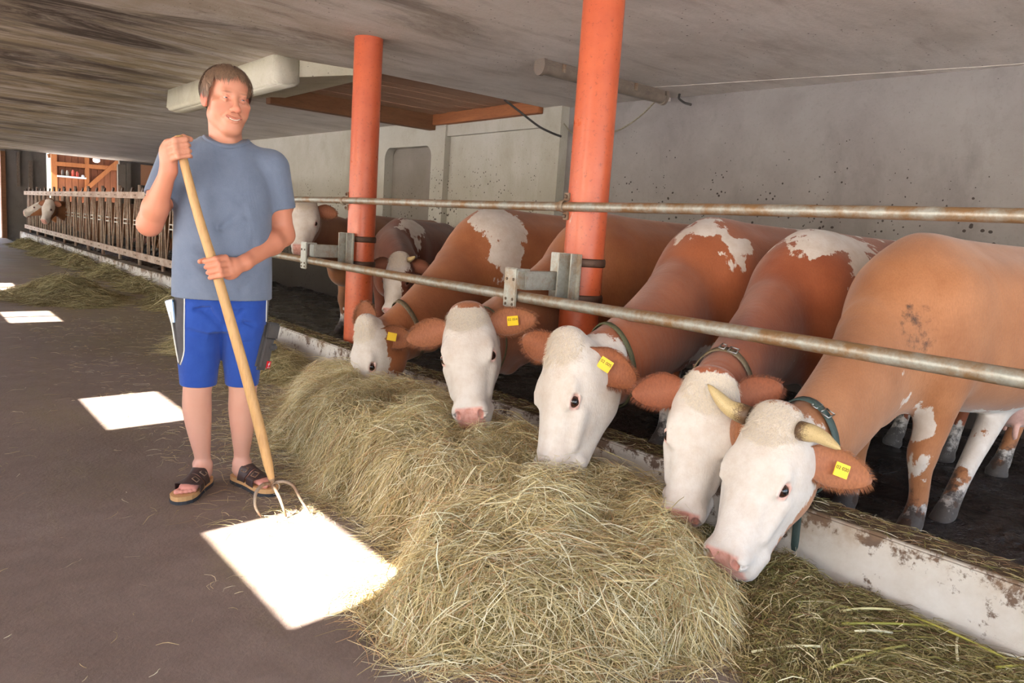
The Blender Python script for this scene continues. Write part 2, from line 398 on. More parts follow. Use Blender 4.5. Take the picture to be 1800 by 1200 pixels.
# ------------------------------------------------------------------ materials of the barn
def setting_mats():
    # alley floor: worn brown concrete with a dusting of chaff
    t = NT('alley_concrete', .75, .35); p = t.pos()
    a = t.noise(.9, 6, .65, p); b = t.noise(7, 5, .7, p); c = t.noise(60, 4, .7, p)
    col = t.mix(t.ramp(a, .3, .72), lin(112, 97, 89), lin(146, 130, 121)); col = t.mix(t.ramp(b, .42, .75, 0, .45), col, lin(94, 78, 70))
    col = t.mix(t.ramp(c, .5, .8, 0, .35), col, lin(150, 134, 118))
    sp = t.n('ShaderNodeTexVoronoi', feature='DISTANCE_TO_EDGE'); sp.inputs['Scale'].default_value = 1.1; t.l(p, sp.inputs['Vector'])
    g = t.noise(1.3, 5, .7, t.pos((1.6, .5, 1))); sep = t.n('ShaderNodeSeparateXYZ'); t.l(p, sep.inputs[0])
    far = t.math('MULTIPLY', t.ramp(sep.outputs[1], 3.0, 9.0), t.ramp(sep.outputs[0], .9, 2.0))
    chaff = t.math('MULTIPLY', t.ramp(t.math('ADD', g, t.math('MULTIPLY', far, .28)), .50, .74), t.ramp(c, .34, .6))
    col = t.mix(t.math('MULTIPLY', chaff, .55), col, lin(134, 124, 78))
    t.col(col); t.rough(t.ramp(a, .3, .75, .42, .8)); t.bump(t.math('ADD', c, t.math('MULTIPLY', b, 1.5)), .35, .008); M['floor'] = t.m
    t = NT('muck', .22, .8); p = t.pos(); a = t.noise(3, 5, .65, p); b = t.noise(16, 5, .7, p)
    t.col(t.mix(t.ramp(b, .35, .7), lin(20, 16, 16), lin(44, 35, 32))); t.rough(t.ramp(a, .35, .65, .06, .42))
    t.bump(t.math('ADD', t.math('MULTIPLY', a, 1.6), t.math('MULTIPLY', b, .5)), .9, .10); M['muck'] = t.m
    # whitewash with fly specks; streaked board-marked ceiling
    def wash(name, base, alt, stain, streak=(1, 1, 1), specks=.5, low=False, algae=False, amt=.5):
        t = NT(name, .9, .2); p = t.pos(); q = t.pos(streak); sep = t.n('ShaderNodeSeparateXYZ'); t.l(p, sep.inputs[0])
        a = t.noise(1.1, 6, .65, p); s_ = t.noise(1.5, 7, .72, q, .4); f = t.noise(34, 4, .7, p)
        c = t.mix(t.ramp(a, .32, .7), base, alt)
        if algae:
            reg = t.math('MULTIPLY', t.ramp(sep.outputs[1], 3.5, 9.0), t.ramp(sep.outputs[0], 4.4, 2.0))
            c = t.mix(t.math('MULTIPLY', t.math('MULTIPLY', reg, .95), t.ramp(s_, .36, .54)), c, lin(140, 124, 78))
            dark = t.math('MULTIPLY', t.ramp(sep.outputs[0], 3.8, 1.8, .15, 1.0), t.ramp(t.noise(.8, 7, .75, t.pos((.5, 1.7, 1)), .7), .46, .60))
            c = t.mix(t.ramp(sep.outputs[0], 3.4, 1.4, 0, .6), c, lin(128, 112, 94)); c = t.mix(t.math('MULTIPLY', dark, 1.0), c, lin(66, 54, 44))
        c = t.mix(t.ramp(s_, .52, .76, 0, amt), c, stain)
        c = t.mix(t.ramp(f, .55, .8, 0, .25), c, stain)
        v = t.n('ShaderNodeTexVoronoi'); v.inputs['Scale'].default_value = 21; v.inputs['Randomness'].default_value = 1
        vp = t.n('ShaderNodeVectorMath', operation='ADD'); t.l(p, vp.inputs[0]); nn = t.n('ShaderNodeTexNoise'); nn.inputs['Scale'].default_value = 40
        ns = t.n('ShaderNodeVectorMath', operation='SCALE'); ns.inputs[3].default_value = .03; t.l(nn.outputs['Color'], ns.inputs[0]); t.l(ns.outputs[0], vp.inputs[1]); t.l(vp.outputs[0], v.inputs['Vector'])
        cl = t.ramp(t.noise(1.6, 4, .7, p), .34, .58)
        lim = t.math('MULTIPLY', cl, .27*specks)
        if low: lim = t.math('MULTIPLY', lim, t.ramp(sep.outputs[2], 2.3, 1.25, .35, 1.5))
        rnd = t.n('ShaderNodeSeparateColor'); t.l(v.outputs['Color'], rnd.inputs[0])
        lim = t.math('MULTIPLY', lim, rnd.outputs[0])
        c = t.mix(t.math('MULTIPLY', t.math('LESS_THAN', v.outputs['Distance'], lim), .85), c, lin(48, 38, 32))
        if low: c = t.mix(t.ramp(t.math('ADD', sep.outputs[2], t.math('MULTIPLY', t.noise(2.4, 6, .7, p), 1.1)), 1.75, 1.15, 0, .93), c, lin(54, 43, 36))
        t.col(c); t.bump(t.math('ADD', t.math('MULTIPLY', s_, .8), t.math('MULTIPLY', f, .5)), .45, .012); return t.m
    M['ceiling'] = wash('ceiling_wash', lin(216, 208, 201), lin(194, 184, 174), lin(116, 98, 84), (.7, 2.2, 1), .6, algae=True, amt=.5)
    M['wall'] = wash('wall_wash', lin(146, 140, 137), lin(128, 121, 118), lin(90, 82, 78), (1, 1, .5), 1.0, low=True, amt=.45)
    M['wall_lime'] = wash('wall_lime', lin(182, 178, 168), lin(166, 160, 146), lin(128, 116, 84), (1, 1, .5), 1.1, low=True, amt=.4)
    M['niche'] = wash('niche_plaster', lin(138, 130, 122), lin(122, 114, 104), lin(112, 104, 84), (1, 1, .5), .9, low=True, amt=.3)
    M['beam'] = wash('beam_wash', lin(214, 208, 190), lin(204, 198, 170), lin(140, 122, 84), (1, 1, 1), .6, amt=.35)
    M['far_wall'] = wash('far_wall_wash', lin(128, 122, 118), lin(110, 104, 98), lin(70, 62, 56), (1, 1, .6), .3, amt=.6)
    # kerb: whitewashed face splashed with dung
    t = NT('kerb_face', .85, .25); p = t.pos(); a = t.noise(3, 5, .7, p); b = t.noise(9, 6, .75, p); sep = t.n('ShaderNodeSeparateXYZ'); t.l(p, sep.inputs[0])
    c = t.mix(t.ramp(a, .35, .7), lin(208, 200, 190), lin(186, 172, 156))
    z = t.ramp(sep.outputs[2], .08, .235, -.07, .075)
    c = t.mix(t.ramp(t.math('ADD', b, z), .54, .61, 0, .9), c, lin(92, 66, 48)); c = t.mix(t.ramp(t.math('ADD', a, z), .55, .72, 0, .5), c, lin(156, 124, 94))
    c = t.mix(t.ramp(sep.outputs[2], .224, .236), c, t.mix(t.ramp(b, .35, .7), lin(70, 54, 44), lin(112, 92, 70)))
    t.col(c); t.bump(t.math('ADD', a, b), .5, .012); M['kerb'] = t.m
    # timber
    def timber(name, c0, c1, c2, axis=(1, 9, 9), rough=.75):
        t = NT(name, rough, .3); oi = t.n('ShaderNodeObjectInfo'); q = t.pos(axis); 
        ad = t.n('ShaderNodeVectorMath', operation='ADD'); t.l(q, ad.inputs[0]); sc = t.n('ShaderNodeMath', operation='MULTIPLY'); sc.inputs[1].default_value = 37; t.l(oi.outputs['Random'], sc.inputs[0]); t.l(sc.outputs[0], ad.inputs[1])
        g = t.noise(2.2, 6, .7, ad.outputs[0], .8); r = t.noise(14, 4, .6, ad.outputs[0])
        c = t.mix(t.ramp(g, .3, .72), c0, c1); c = t.mix(t.ramp(r, .5, .8, 0, .5), c, c2)
        c = t.mix(t.math('MULTIPLY', oi.outputs['Random'], .25), c, c2); t.col(c); t.bump(g, .4, .004); return t.m
    M['plank'] = timber('old_plank', lin(172, 136, 112), lin(146, 108, 84), lin(98, 68, 52), (1, 8, 8))
    M['joist'] = timber('old_joist', lin(136, 94, 64), lin(110, 72, 46), lin(70, 44, 30), (1, 8, 8))
    M['rust_board'] = timber('rust_board', lin(172, 106, 62), lin(140, 84, 52), lin(104, 64, 42), (8, 1, 8))
    M['fir'] = timber('fir_board', lin(146, 92, 60), lin(122, 72, 46), lin(92, 54, 36), (8, 8, 1))
    M['fir_post'] = timber('fir_post', lin(170, 108, 62), lin(148, 88, 48), lin(110, 66, 38), (6, 6, 1))
    M['handle'] = timber('ash_handle', lin(204, 164, 112), lin(184, 142, 94), lin(140, 100, 68), (9, 9, 1.2), .45)
    # metal
    t = NT('orange_paint', .33, .5); p = t.pos(); a = t.noise(4, 5, .7, p); f = t.noise(46, 3, .7, p); sc = t.noise(9, 6, .8, t.pos((1, 1, .35)), .6)
    c = t.mix(t.ramp(a, .35, .7), lin(200, 98, 62), lin(186, 84, 52)); c = t.mix(t.ramp(f, .58, .70, 0, .6), c, lin(132, 58, 38)); c = t.mix(t.ramp(sc, .66, .72, 0, .75), c, lin(206, 186, 170))
    t.col(c); t.rough(t.ramp(a, .3, .7, .26, .42)); t.bump(a, .15, .01); M['orange'] = t.m
    t = NT('galvanised', .42, .5, .35); p = t.pos(); a = t.noise(6, 6, .75, p); b = t.noise(28, 5, .75, p); geo = t.n('ShaderNodeNewGeometry'); sn = t.n('ShaderNodeSeparateXYZ'); t.l(geo.outputs['Normal'], sn.inputs[0])
    side = t.math('MULTIPLY', t.math('ABSOLUTE', sn.outputs[2]), .18)
    c = t.mix(t.ramp(b, .3, .7), lin(178, 176, 168), lin(150, 148, 138))
    c = t.mix(t.ramp(t.math('ADD', a, side), .48, .70, 0, .9), c, lin(142, 104, 62)); c = t.mix(t.ramp(b, .62, .8, 0, .6), c, lin(112, 84, 56)); t.col(c); t.bump(b, .25, .003); M['galv'] = t.m
    t = NT('rusty_steel', .6, .4, .3); p = t.pos(); a = t.noise(9, 6, .75, p); c = t.mix(t.ramp(a, .38, .62), lin(150, 138, 122), lin(120, 84, 56)); t.col(c); t.bump(a, .3, .003); M['rusty'] = t.m
    t = NT('fence_steel', .6, .4, .2); p = t.pos(); a = t.noise(4, 6, .75, p); c = t.mix(t.ramp(a, .38, .62), lin(184, 164, 148), lin(146, 114, 96)); c = t.mix(t.ramp(t.noise(30, 4, .7, p), .5, .75, 0, .6), c, lin(92, 62, 46)); t.col(c); M['fence'] = t.m
    M['bolt'] = plain('bolt_head', lin(110, 92, 78), .5, .6)
    M['band'] = plain('clamp_band', lin(96, 70, 56), .55, .4, var=.2)
    M['cable'] = plain('cable_black', lin(52, 46, 42), .6, var=.1); M['cable_pale'] = plain('cable_pale', lin(130, 120, 98), .6, var=.2)
    t = NT('lamp_cover', .3, .5); p = t.pos(); a = t.noise(8, 5, .7, p); t.col(t.mix(t.ramp(a, .35, .7), lin(124, 112, 100), lin(98, 86, 76))); M['lamp_cover'] = t.m
    M['lamp_body'] = plain('lamp_body', lin(120, 106, 94), .6, var=.25)
    M['white'] = plain('white_paint', lin(236, 234, 228), .5, var=.03); M['red'] = plain('red_paint', lin(206, 30, 44), .5, var=.05)
    M['yard'] = plain('yard_gravel', lin(206, 203, 200), .9, var=.1); M['blue_paint'] = plain('blue_paint', lin(70, 60, 150), .5)
    M['jar_clear'] = plain('jar_pale', lin(150, 140, 120), .2, var=.1); M['jar_red'] = plain('jar_red', lin(190, 74, 50), .3, var=.1); M['jar_dark'] = plain('jar_dark', lin(78, 62, 46), .3, var=.1)
    M['peach'] = plain('peach_plaster', lin(214, 158, 122), .9, var=.06)
setting_mats()

# ------------------------------------------------------------------ shell
def struct(o): return tag(o, kind='structure')
ZC = 2.62
def slab(name, boxes, mat, bev=0.0):
    m = MB()
    for lo, hi in boxes: m.box(lo, hi, bev=bev)
    return struct(m.build(name, mat))
slab('floor', [((-4.2, -9, -.2), (2.70, 40, 0))], M['floor'])
m = MB(); nx, ny = 60, 200; xs = np.linspace(2.7, 8.9, nx); ys = np.linspace(-4, 27.5, ny)
V = [(x, y, -.05 + .05*mnoise.noise(Vector((x*1.6, y*1.6, 3))) + .025*mnoise.noise(Vector((x*6, y*6, 9)))) for y in ys for x in xs]
m.add(V, [[j*nx + i, j*nx + i + 1, (j+1)*nx + i + 1, (j+1)*nx + i] for j in range(ny-1) for i in range(nx-1)]); struct(m.build('floor', M['muck'], smooth=True))
slab('ceiling', [((-1.5, -4, ZC), (3.72, 27.5, ZC + .25)), ((3.72, -4, ZC), (7.2, 6.85, ZC + .25)), ((3.72, 9.15, ZC), (9.0, 27.5, ZC + .25)), ((5.93, 6.85, ZC), (7.2, 9.15, ZC + .25))], M['ceiling'])
# wall behind the herd: a plain length, then a thicker length with a pilaster, a shallow panel and a blind niche
m = MB(); m.prism([(6.9, -4.0, -.2), (6.0, 6.55, -.2), (6.0, 6.55, ZC + .1), (6.9, -4.0, ZC + .1)], (.2, .02, 0)); struct(m.build('wall_right', M['wall']))
xf = lambda y: 5.88 - max(0, y - 9.0)*.052
m = MB()
def wslab(y0, y1, z0, z1, dx=0.0, th=.3):
    m.prism([(xf(y0) + dx, y0, z0), (xf(y1) + dx, y1, z0), (xf(y1) + dx, y1, z1), (xf(y0) + dx, y0, z1)], (th, 0, 0))
wslab(6.55, 6.87, -.2, ZC + .05); wslab(6.87, 8.86, 2.41, ZC + .05, .03); wslab(6.87, 8.86, -.2, 2.412, .09); wslab(8.86, 9.17, -.2, ZC + .05)
wslab(9.17, 10.35, 2.30, ZC + .05); wslab(10.35, 16.5, -.2, ZC + .05); m.box((5.4, 16.4, -.2), (8.9, 16.6, ZC + .05)); m.box((8.8, 16.4, -.2), (9.0, 27.6, ZC + .05)); wslab(9.17, 10.35, -.2, .8)
struct(m.build('wall_right', M['wall_lime']))
m = MB(); m.prism([(xf(9.17) + .14, 9.17, .7), (xf(10.35) + .14, 10.35, .7), (xf(10.35) + .14, 10.35, 2.4), (xf(9.17) + .14, 9.17, 2.4)], (.05, 0, 0)); struct(m.build('wall_right', M['niche']))
m = MB()    # rounded upper corners of the niche
for yc, s_ in ((9.17, 1), (10.35, -1)):
    P = [(xf(yc), yc, 2.302)] + [(xf(yc), yc + s_*.16*(1 - math.sin(a)), 2.302 - .16*(1 - math.cos(a))) for a in np.linspace(math.pi/2, 0, 7)][::-1]
    P = [(xf(yc), yc, 2.302)] + [(xf(yc), yc + s_*(.16 - .16*math.sin(a)), 2.302 - (.16 - .16*math.cos(a))) for a in np.linspace(0, math.pi/2, 8)]
    m.prism(P, (.13, 0, 0))
struct(m.build('trim_1', M['wall_lime']))
# far gable with a doorway and an opening
slab('wall_back', [((-1.5, 27.5, -.1), (.2, 27.7, 3)), ((.2, 27.5, 2.55), (2.70, 27.7, 3)), ((2.70, 27.5, -.1), (3.80, 27.7, 3)), ((3.80, 27.5, -.1), (5.83, 27.7, 1.1)), ((5.83, 27.5, -.1), (9.0, 27.7, 3)), ((3.8, 27.5, 2.62), (5.83, 27.7, 3))], M['far_wall'])
slab('door_1', [((2.62, 27.42, 0), (2.74, 27.72, 2.55))], M['joist'])
m = MB(); m.box((3.02, 27.40, 1.55), (3.10, 27.5, 2.55)); m.box((3.32, 27.38, .9), (3.42, 27.5, 2.35)); struct(m.build('trim_2', M['lamp_body']))
m = MB(); m.box((5.75, 27.36, 1.4), (5.98, 27.5, 2.5)); m.box((6.0, 27.3, 1.2), (6.12, 27.5, 2.55)); struct(m.build('trim_3', M['niche']))
m = MB(); m.box((6.45, 27.40, 1.9), (7.1, 27.5, 2.56)); struct(m.build('trim_4', M['peach']))
# wall on the daylight side, with the window holes that throw the bright patches on the floor
XW = -1.40
wins = [(1.655, 2.475), (4.06, 4.855), (8.32, 9.20), (11.35, 12.45), (14.2, 15.3)]
bx = [((XW - .06, -4.0, -.1), (XW, 27.7, .5)), ((XW - .06, -4.0, 1.98), (XW, 27.7, 2.06)), ((XW - .06, -4.0, 2.52), (XW, 27.7, 2.9))]
y_ = -4.0
for a, b in wins: bx.append(((XW - .06, y_, 2.05), (XW, a, 2.53))); y_ = b
bx.append(((XW - .06, y_, 2.05), (XW, 27.7, 2.53)))
for i in range(14): bx.append(((XW - .06, -4.0 + i*2.42, .49), (XW, -3.75 + i*2.42, 1.99)))
slab('wall_left', bx, M['wall'])
for i, (a, b) in enumerate(wins):
    m = MB(); f = .03; fx_ = (XW - .055, XW - .005)
    m.box((fx_[0], a - f, 2.03), (fx_[1], b + f, 2.06)); m.box((fx_[0], a - f, 2.52), (fx_[1], b + f, 2.55)); m.box((fx_[0], a - f, 2.06), (fx_[1], a, 2.52)); m.box((fx_[0], b, 2.06), (fx_[1], b + f, 2.52))
    if i == 2: m.box((fx_[0], (a + b)/2 - .02, 2.06), (fx_[1], (a + b)/2 + .02, 2.52))
    struct(m.build('window_%d' % (i + 1), M['white']))
slab('sun_block_slab', [((-4.0, -4.2, 2.0), (XW - .05, 27.8, 2.04))], M['joist'])  # unseen slab added outside to block direct sun below the high windows
# downstand beam, its sloping haunch, and the boarded hatch
m = MB(); m.prism([(2.74, 6.95, ZC + .02), (2.72, 6.95, 2.39), (2.78, 6.88, 2.36), (2.93, 6.88, 2.36), (3.0, 6.97, 2.40), (3.0, 7.0, ZC + .02)], (-.03, 3.3, 0))
o = m.build('trim_5', M['beam']); bm = bmesh.new(); bm.from_mesh(o.data); bmesh.ops.bevel(bm, geom=bm.edges[:], offset=.02, segments=3, affect='EDGES'); bm.to_mesh(o.data); bm.free(); o.data.polygons.foreach_set('use_smooth', [True]*len(o.data.polygons)); struct(o)
m = MB(); m.prism([(3.0, 7.0, ZC + .01), (3.0, 7.0, 2.47), (3.45, 6.9, 2.555), (3.73, 6.86, 2.59), (3.73, 6.86, ZC + .08), (3.3, 6.8, ZC + .01)], (0, 2.3, 0)); struct(m.build('trim_6', M['beam']))
slab('ceiling', [((3.5, 6.6, 2.76), (6.3, 9.4, 2.9))], M['joist'])  # unseen slab added above the hatch so no sun leaks between planks
hatch = empty('ceiling_hatch', (4.8, 8.0, 2.72)); hatch['kind'] = 'structure'
for i in range(12):
    w_ = 2.32/12; y0 = 6.83 + i*w_; dz = .004*math.sin(i*2.3)
    m = MB(); m.box((3.6, y0 + .004, 2.70 + dz), (6.05, y0 + w_ - .004, 2.725 + dz), bev=.002); m.build('plank', M['plank'], hatch)
m = MB(); m.box((3.55, 9.10, 2.50), (6.0, 9.24, 2.715), bev=.006); m.build('joist', M['joist'], hatch)
m = MB(); m.box((5.82, 6.88, 2.56), (5.94, 9.14, 2.71), bev=.004); m.build('edge_board', M['rust_board'], hatch)
m = MB(); m.box((3.68, 6.86, ZC), (3.74, 9.14, 2.72)); m.build('edge_board', M['joist'], hatch)
m = MB(); m.box((5.55, 5.2, 2.585), (6.15, 5.3, 2.63)); m.prism([(5.6, 5.06, ZC + .01), (6.12, 5.06, ZC + .01), (6.6, 0.6, ZC + .01), (6.28, 2.4, ZC + .01)], (0, 0, -.014)); struct(m.build('trim_7', M['ceiling']))
# kerbs
m = MB(); m.prism([(2.60, -2.5, -.1), (2.625, -2.5, .236), (2.80, -2.5, .236), (2.80, -2.5, -.1)], (0, 10.9, 0))
o = m.build('kerb', M['kerb']); tag(o, 'low whitewashed concrete kerb with dung splashes in front of the feeding cows', 'kerb')
bm = bmesh.new(); bm.from_mesh(o.data); bmesh.ops.bevel(bm, geom=[e for e in bm.edges if all(v.co.z > .2 for v in e.verts)], offset=.012, segments=2, affect='EDGES'); bm.to_mesh(o.data); bm.free()
m = MB()
for i in range(15):
    y0 = 8.65 + i*1.26; j = .012*math.sin(i*4.1); m.box((3.06 + j, y0, -.1), (3.26, y0 + 1.255, .235 + j*.5), bev=.008)
o = m.build('kerb', M['kerb']); tag(o, 'pale jointed concrete kerb running under the long feed fence to the far wall', 'kerb')
# yard and the boarded shed beyond the gable
slab('yard_ground', [((-30, 27.7, -.25), (30, 70, -.05)), ((-40, -30, -.3), (-1.5, 27.7, -.06)), ((-1.5, -30, -.3), (10, -9, -.06)), ((-1.4, -9, -.1), (12, -4.0, .004))], M['yard'])  # unseen pale gravel behind the camera, added to bounce sunlight onto the ceiling
sb = empty('banner_board', (1.9, 33, 0), 'white board with red lettering strokes seen through the far doorway', 'board')
m = MB(); m.box((.2, 33, .0), (3.3, 33.08, 2.9)); m.build('panel', M['white'], sb)
m = MB()
for (cx, cz, r0, a0, a1) in ((2.72, 1.75, .30, 0, 5.0), (2.9, 1.25, .16, 1, 6.2), (2.55, 1.2, .2, 0, 3), (2.78, .35, .26, .5, 5.5)):
    a = np.linspace(a0, a1, 24); m.tube([(cx + r0*math.cos(t)*.8, 32.97, cz + r0*math.sin(t)) for t in a], .045, n=6)
tag(m.build('lettering', M['red'], sb), kind='stuff')
m = MB(); a = np.linspace(0, 4, 20); m.tube([(2.86 + .1*math.cos(t), 32.97, .78 + .16*math.sin(t)) for t in a], .05, n=6); m.build('lettering', M['blue_paint'], sb)
slab('shed_dimming_slab', [((2.8, 27.7, 3.55), (9, 31, 3.65))], M['joist'])  # slab added overhead to dim the daylight on the boarded wall
shed = empty('timber_shed', (5.6, 30.5, 0), 'boarded timber shed wall with braces and a shelf of jars seen over the feed fence', 'shed')
for i in range(18):
    x0 = 4.36 + i*.2; m = MB(); m.box((x0 + .006, 30.5 + .006*math.sin(i*5), .0), (x0 + .194, 30.53, 3.5), bev=.003); m.build('board', M['fir'], shed)
m = MB(); m.box((4.34, 30.545, 0), (8.0, 30.57, 3.55)); m.build('backing', M['joist'], shed)  # sheet added behind the boards to stop light showing through the gaps
def post(a, b, w_=.13, nm='post'):
    a = np.array(a, float); b = np.array(b, float); d = _unit(b - a); s_ = _unit(np.cross(d, (0, 1, 0))); m = MB()
    m.prism([a - s_*w_/2, a + s_*w_/2, b + s_*w_/2, b - s_*w_/2], (0, .1, 0)); m.build(nm, M['fir_post'], shed)
post((4.42, 30.38, 0), (4.42, 30.38, 3.0), .17); post((5.41, 30.37, 0), (5.41, 30.37, 3.4), .13); post((6.52, 30.38, 0), (6.52, 30.38, 3.2), .16)
post((4.42, 30.36, 2.45), (6.52, 30.36, 2.49), .14, 'rail'); post((5.2, 30.34, 1.50), (6.55, 30.34, 2.90), .14, 'brace')
m = MB(); m.box((4.3, 30.3, 2.72), (5.2, 30.42, 2.86), R=[[.97, 0, -.22], [0, 1, 0], [.22, 0, .97]], c=(.75, .55, -.95)); m.build('beam', M['joist'], shed)
m = MB(); m.box((4.5, 30.22, 2.02), (5.36, 30.5, 2.07)); o = m.build('shelf', M['white'], shed)
for i, (x, mt, hh, lb) in enumerate(((4.66, 'jar_dark', .20, 'dark jar at the left end of the far shelf'), (4.80, 'jar_clear', .19, 'pale glass jar second on the far shelf'), (4.97, 'jar_red', .22, 'reddish bottle third on the far shelf'), (5.10, 'jar_red', .18, 'short reddish jar fourth on the far shelf'), (5.27, 'white', .08, 'small white tub at the right end of the far shelf'))):
    m = MB(); m.lathe((x, 30.34, 2.072), [(.045, 0), (.05, .01), (.05, hh*.7), (.03, hh*.85), (.03, hh)], 12); o = m.build('jar', M[mt], auto=40); tag(o, lb, 'jar', 'jars on the far shelf')
lampf = empty('hanging_lamp', (5.65, 30.1, 2.62), 'round white hanging lamp in front of the far boarded shed', 'lamp')
m = MB(); m.lathe((5.65, 30.1, 2.62), [(.02, .2), (.10, .14), (.12, .08), (.11, .02), (.05, -.02)], 16); m.build('shade', M['white'], lampf, auto=40); m = MB(); m.tube([(5.65, 30.1, 2.8), (5.65, 30.1, 3.3), (5.65, 30.55, 3.35)], .012); m.build('cord', M['cable'], lampf)
# ------------------------------------------------------------------ posts, rails, brackets, lamp, feed fence
for y, lb in ((3.07, 'thick orange painted post nearer the camera, in the middle of the cow row'), (5.68, 'orange painted steel post further back beside the hay-buried cow')):
    m = MB(); m.lathe((3.0, y, 0), [(.112, -.15), (.112, ZC + .02)], 40); o = m.build('post', M['orange'], auto=40); tag(o, lb, 'post', 'orange posts')
def pipe(name, x, z, r, lb, clamps):
    e = empty(name, (x, 3.0, z), lb, 'rail')
    m = MB(); ys = np.linspace(-2.2, 8.6, 60); m.tube([(x + .004*math.sin(y*2.1), y, z + .004*math.sin(y*1.3)) for y in ys], r, n=20); m.build('pipe', M['galv'], e, smooth=True)
    for y in clamps:
        c = MB(); a = np.linspace(-1.9, 1.9, 14); c.tube([(x - (r + .004)*math.cos(t), y, z + (r + .004)*math.sin(t)) for t in a], .0055, n=8, flat=3.2, up=(0, 1, 0)); 
        for s_ in (1, -1): c.box((x + .02, y - .02, z + s_*(r + .026) - .022), (x + .036, y + .02, z + s_*(r + .026) + .022), bev=.003)
        co = c.build('clamp', M['rusty'], e, auto=40)
        for s_ in (1, -1):
            b = MB(); b.lathe((x + .018, y, z + s_*(r + .028)), [(.011, 0), (.011, .008), (.006, .011)], 8, axis=(-1, 0, 0)); b.build('bolt', M['bolt'], co)
    return e
pipe('rail', 2.862, 1.343, .025, 'upper galvanised pipe rail clamped across the orange posts', (3.07 + .05, 5.68 + .05))
pipe('rail', 2.57, .853, .029, 'lower rusty galvanised pipe rail held out in front of the cows', ())
for y, lb in ((3.07, 'galvanised bracket holding the lower rail at the nearer orange post'), (5.68, 'galvanised bracket holding the lower rail at the further orange post')):
    e = empty('rail_bracket', (2.75, y, .93), lb, 'bracket', 'rail brackets')
    m = MB(); m.box((2.872, y - .11, .79), (2.885, y + .13, 1.09), bev=.003); m.box((2.83, y - .085, .79), (2.874, y - .075, 1.09)); m.box((2.79, y - .03, .80), (2.875, y - .02, 1.09)); m.build('mounting_plate', M['galv'], e)
    m = MB(); m.box((2.60, y + .01, .885), (2.875, y + .10, .985), bev=.006); m.build('arm', M['galv'], e)
    m = MB(); m.box((2.575, y - .03, .80), (2.587, y + .10, 1.0), bev=.012); m.box((2.53, y - .03, .885), (2.587, y + .10, .897)); 
    m = MB(); m.box((2.528, y + .0, .79), (2.54, y + .105, 1.0), bev=.005); m.box((2.53, y + .0, .985), (2.62, y + .105, .997), bev=.003); o = m.build('end_plate', M['galv'], e)
    for yy in (.025, .08):
        for zz in (.808, .835, .94): b = MB(); b.lathe((2.529, y + yy, zz), [(.008, 0), (.008, .004), (.004, .007)], 8, axis=(-1, 0, 0)); b.build('bolt', M['bolt'], o)
    for zz in (.845, 1.045):
        m = MB(); a = np.linspace(0, 2*math.pi, 40)
        m.tube([(3.0 + .119*math.cos(t), y + .119*math.sin(t), zz) for t in a], .006, n=8, flat=3.8, cap=False, up=(0, 0, 1)); o = m.build('clamp_band', M['band'], e, smooth=True)
        b = MB(); b.lathe((2.87, y - .055, zz), [(.013, 0), (.013, .012), (.007, .016)], 6, axis=(-1, 0, 0)); b.build('bolt', M['bolt'], o)
# tubular lamp under the ceiling
lamp = empty('tube_lamp', (5.0, 5.06, 2.55), 'grimy enclosed tube lamp fixed under the ceiling behind the nearer orange post', 'lamp')
m = MB(); m.box((4.28, 5.0, 2.565), (5.80, 5.10, 2.625), bev=.008); m.build('body', M['lamp_body'], lamp)
m = MB(); a = np.linspace(math.pi, 2*math.pi, 12); P = [(4.27, 5.05 + .062*math.cos(t), 2.57 + .07*math.sin(t)) for t in a]; m.prism(P, (1.54, 0, 0)); m.build('cover', M['lamp_cover'], lamp, auto=35)
for x in (4.245, 5.80):
    m = MB(); a = np.linspace(math.pi, 2*math.pi, 12); m.prism([(x, 5.05 + .07*math.cos(t), 2.57 + .08*math.sin(t)) for t in a] + [(x, 5.11, 2.62), (x, 4.99, 2.62)], (.035, 0, 0)); m.build('end_cap', M['lamp_body'], lamp)
for x in (4.45, 4.9, 5.35): m = MB(); m.box((x, 4.975, 2.545), (x + .03, 4.99, 2.61)); m.build('clip', M['rusty'], lamp)
def cable(pts, r, mat, lb):
    P = np.array(pts, float); a = np.linspace(0, 1, len(P)); q = np.linspace(0, 1, 40)
    PP = np.stack([np.interp(q, a, P[:, i]) for i in range(3)], 1)
    for _ in range(12): PP[1:-1] = (PP[:-2] + PP[2:])/4 + PP[1:-1]/2
    m = MB(); m.tube(PP, r, n=8); o = m.build('cable', mat, smooth=True); tag(o, lb, 'cable')
cable([(5.3, 6.86, 2.62), (5.45, 6.75, 2.5), (5.65, 6.65, 2.36), (5.8, 6.56, 2.30), (5.875, 6.52, 2.28)], .012, M['cable'], 'thick black cable drooping from the hatch edge to the pilaster')
cable([(5.88, 6.5, 2.42), (5.95, 6.42, 2.30), (5.97, 6.2, 2.26), (5.95, 5.7, 2.30), (5.9, 5.35, 2.44), (5.78, 5.06, 2.56)], .008, M['cable_pale'], 'thin pale cable sagging from the pilaster to the tube lamp')
cable([(5.98, 4.98, 2.62), (5.97, 4.98, 2.57), (6.0, 4.93, 2.53), (6.02, 4.86, 2.51)], .011, M['cable'], 'short black cable end hanging beside the tube lamp')
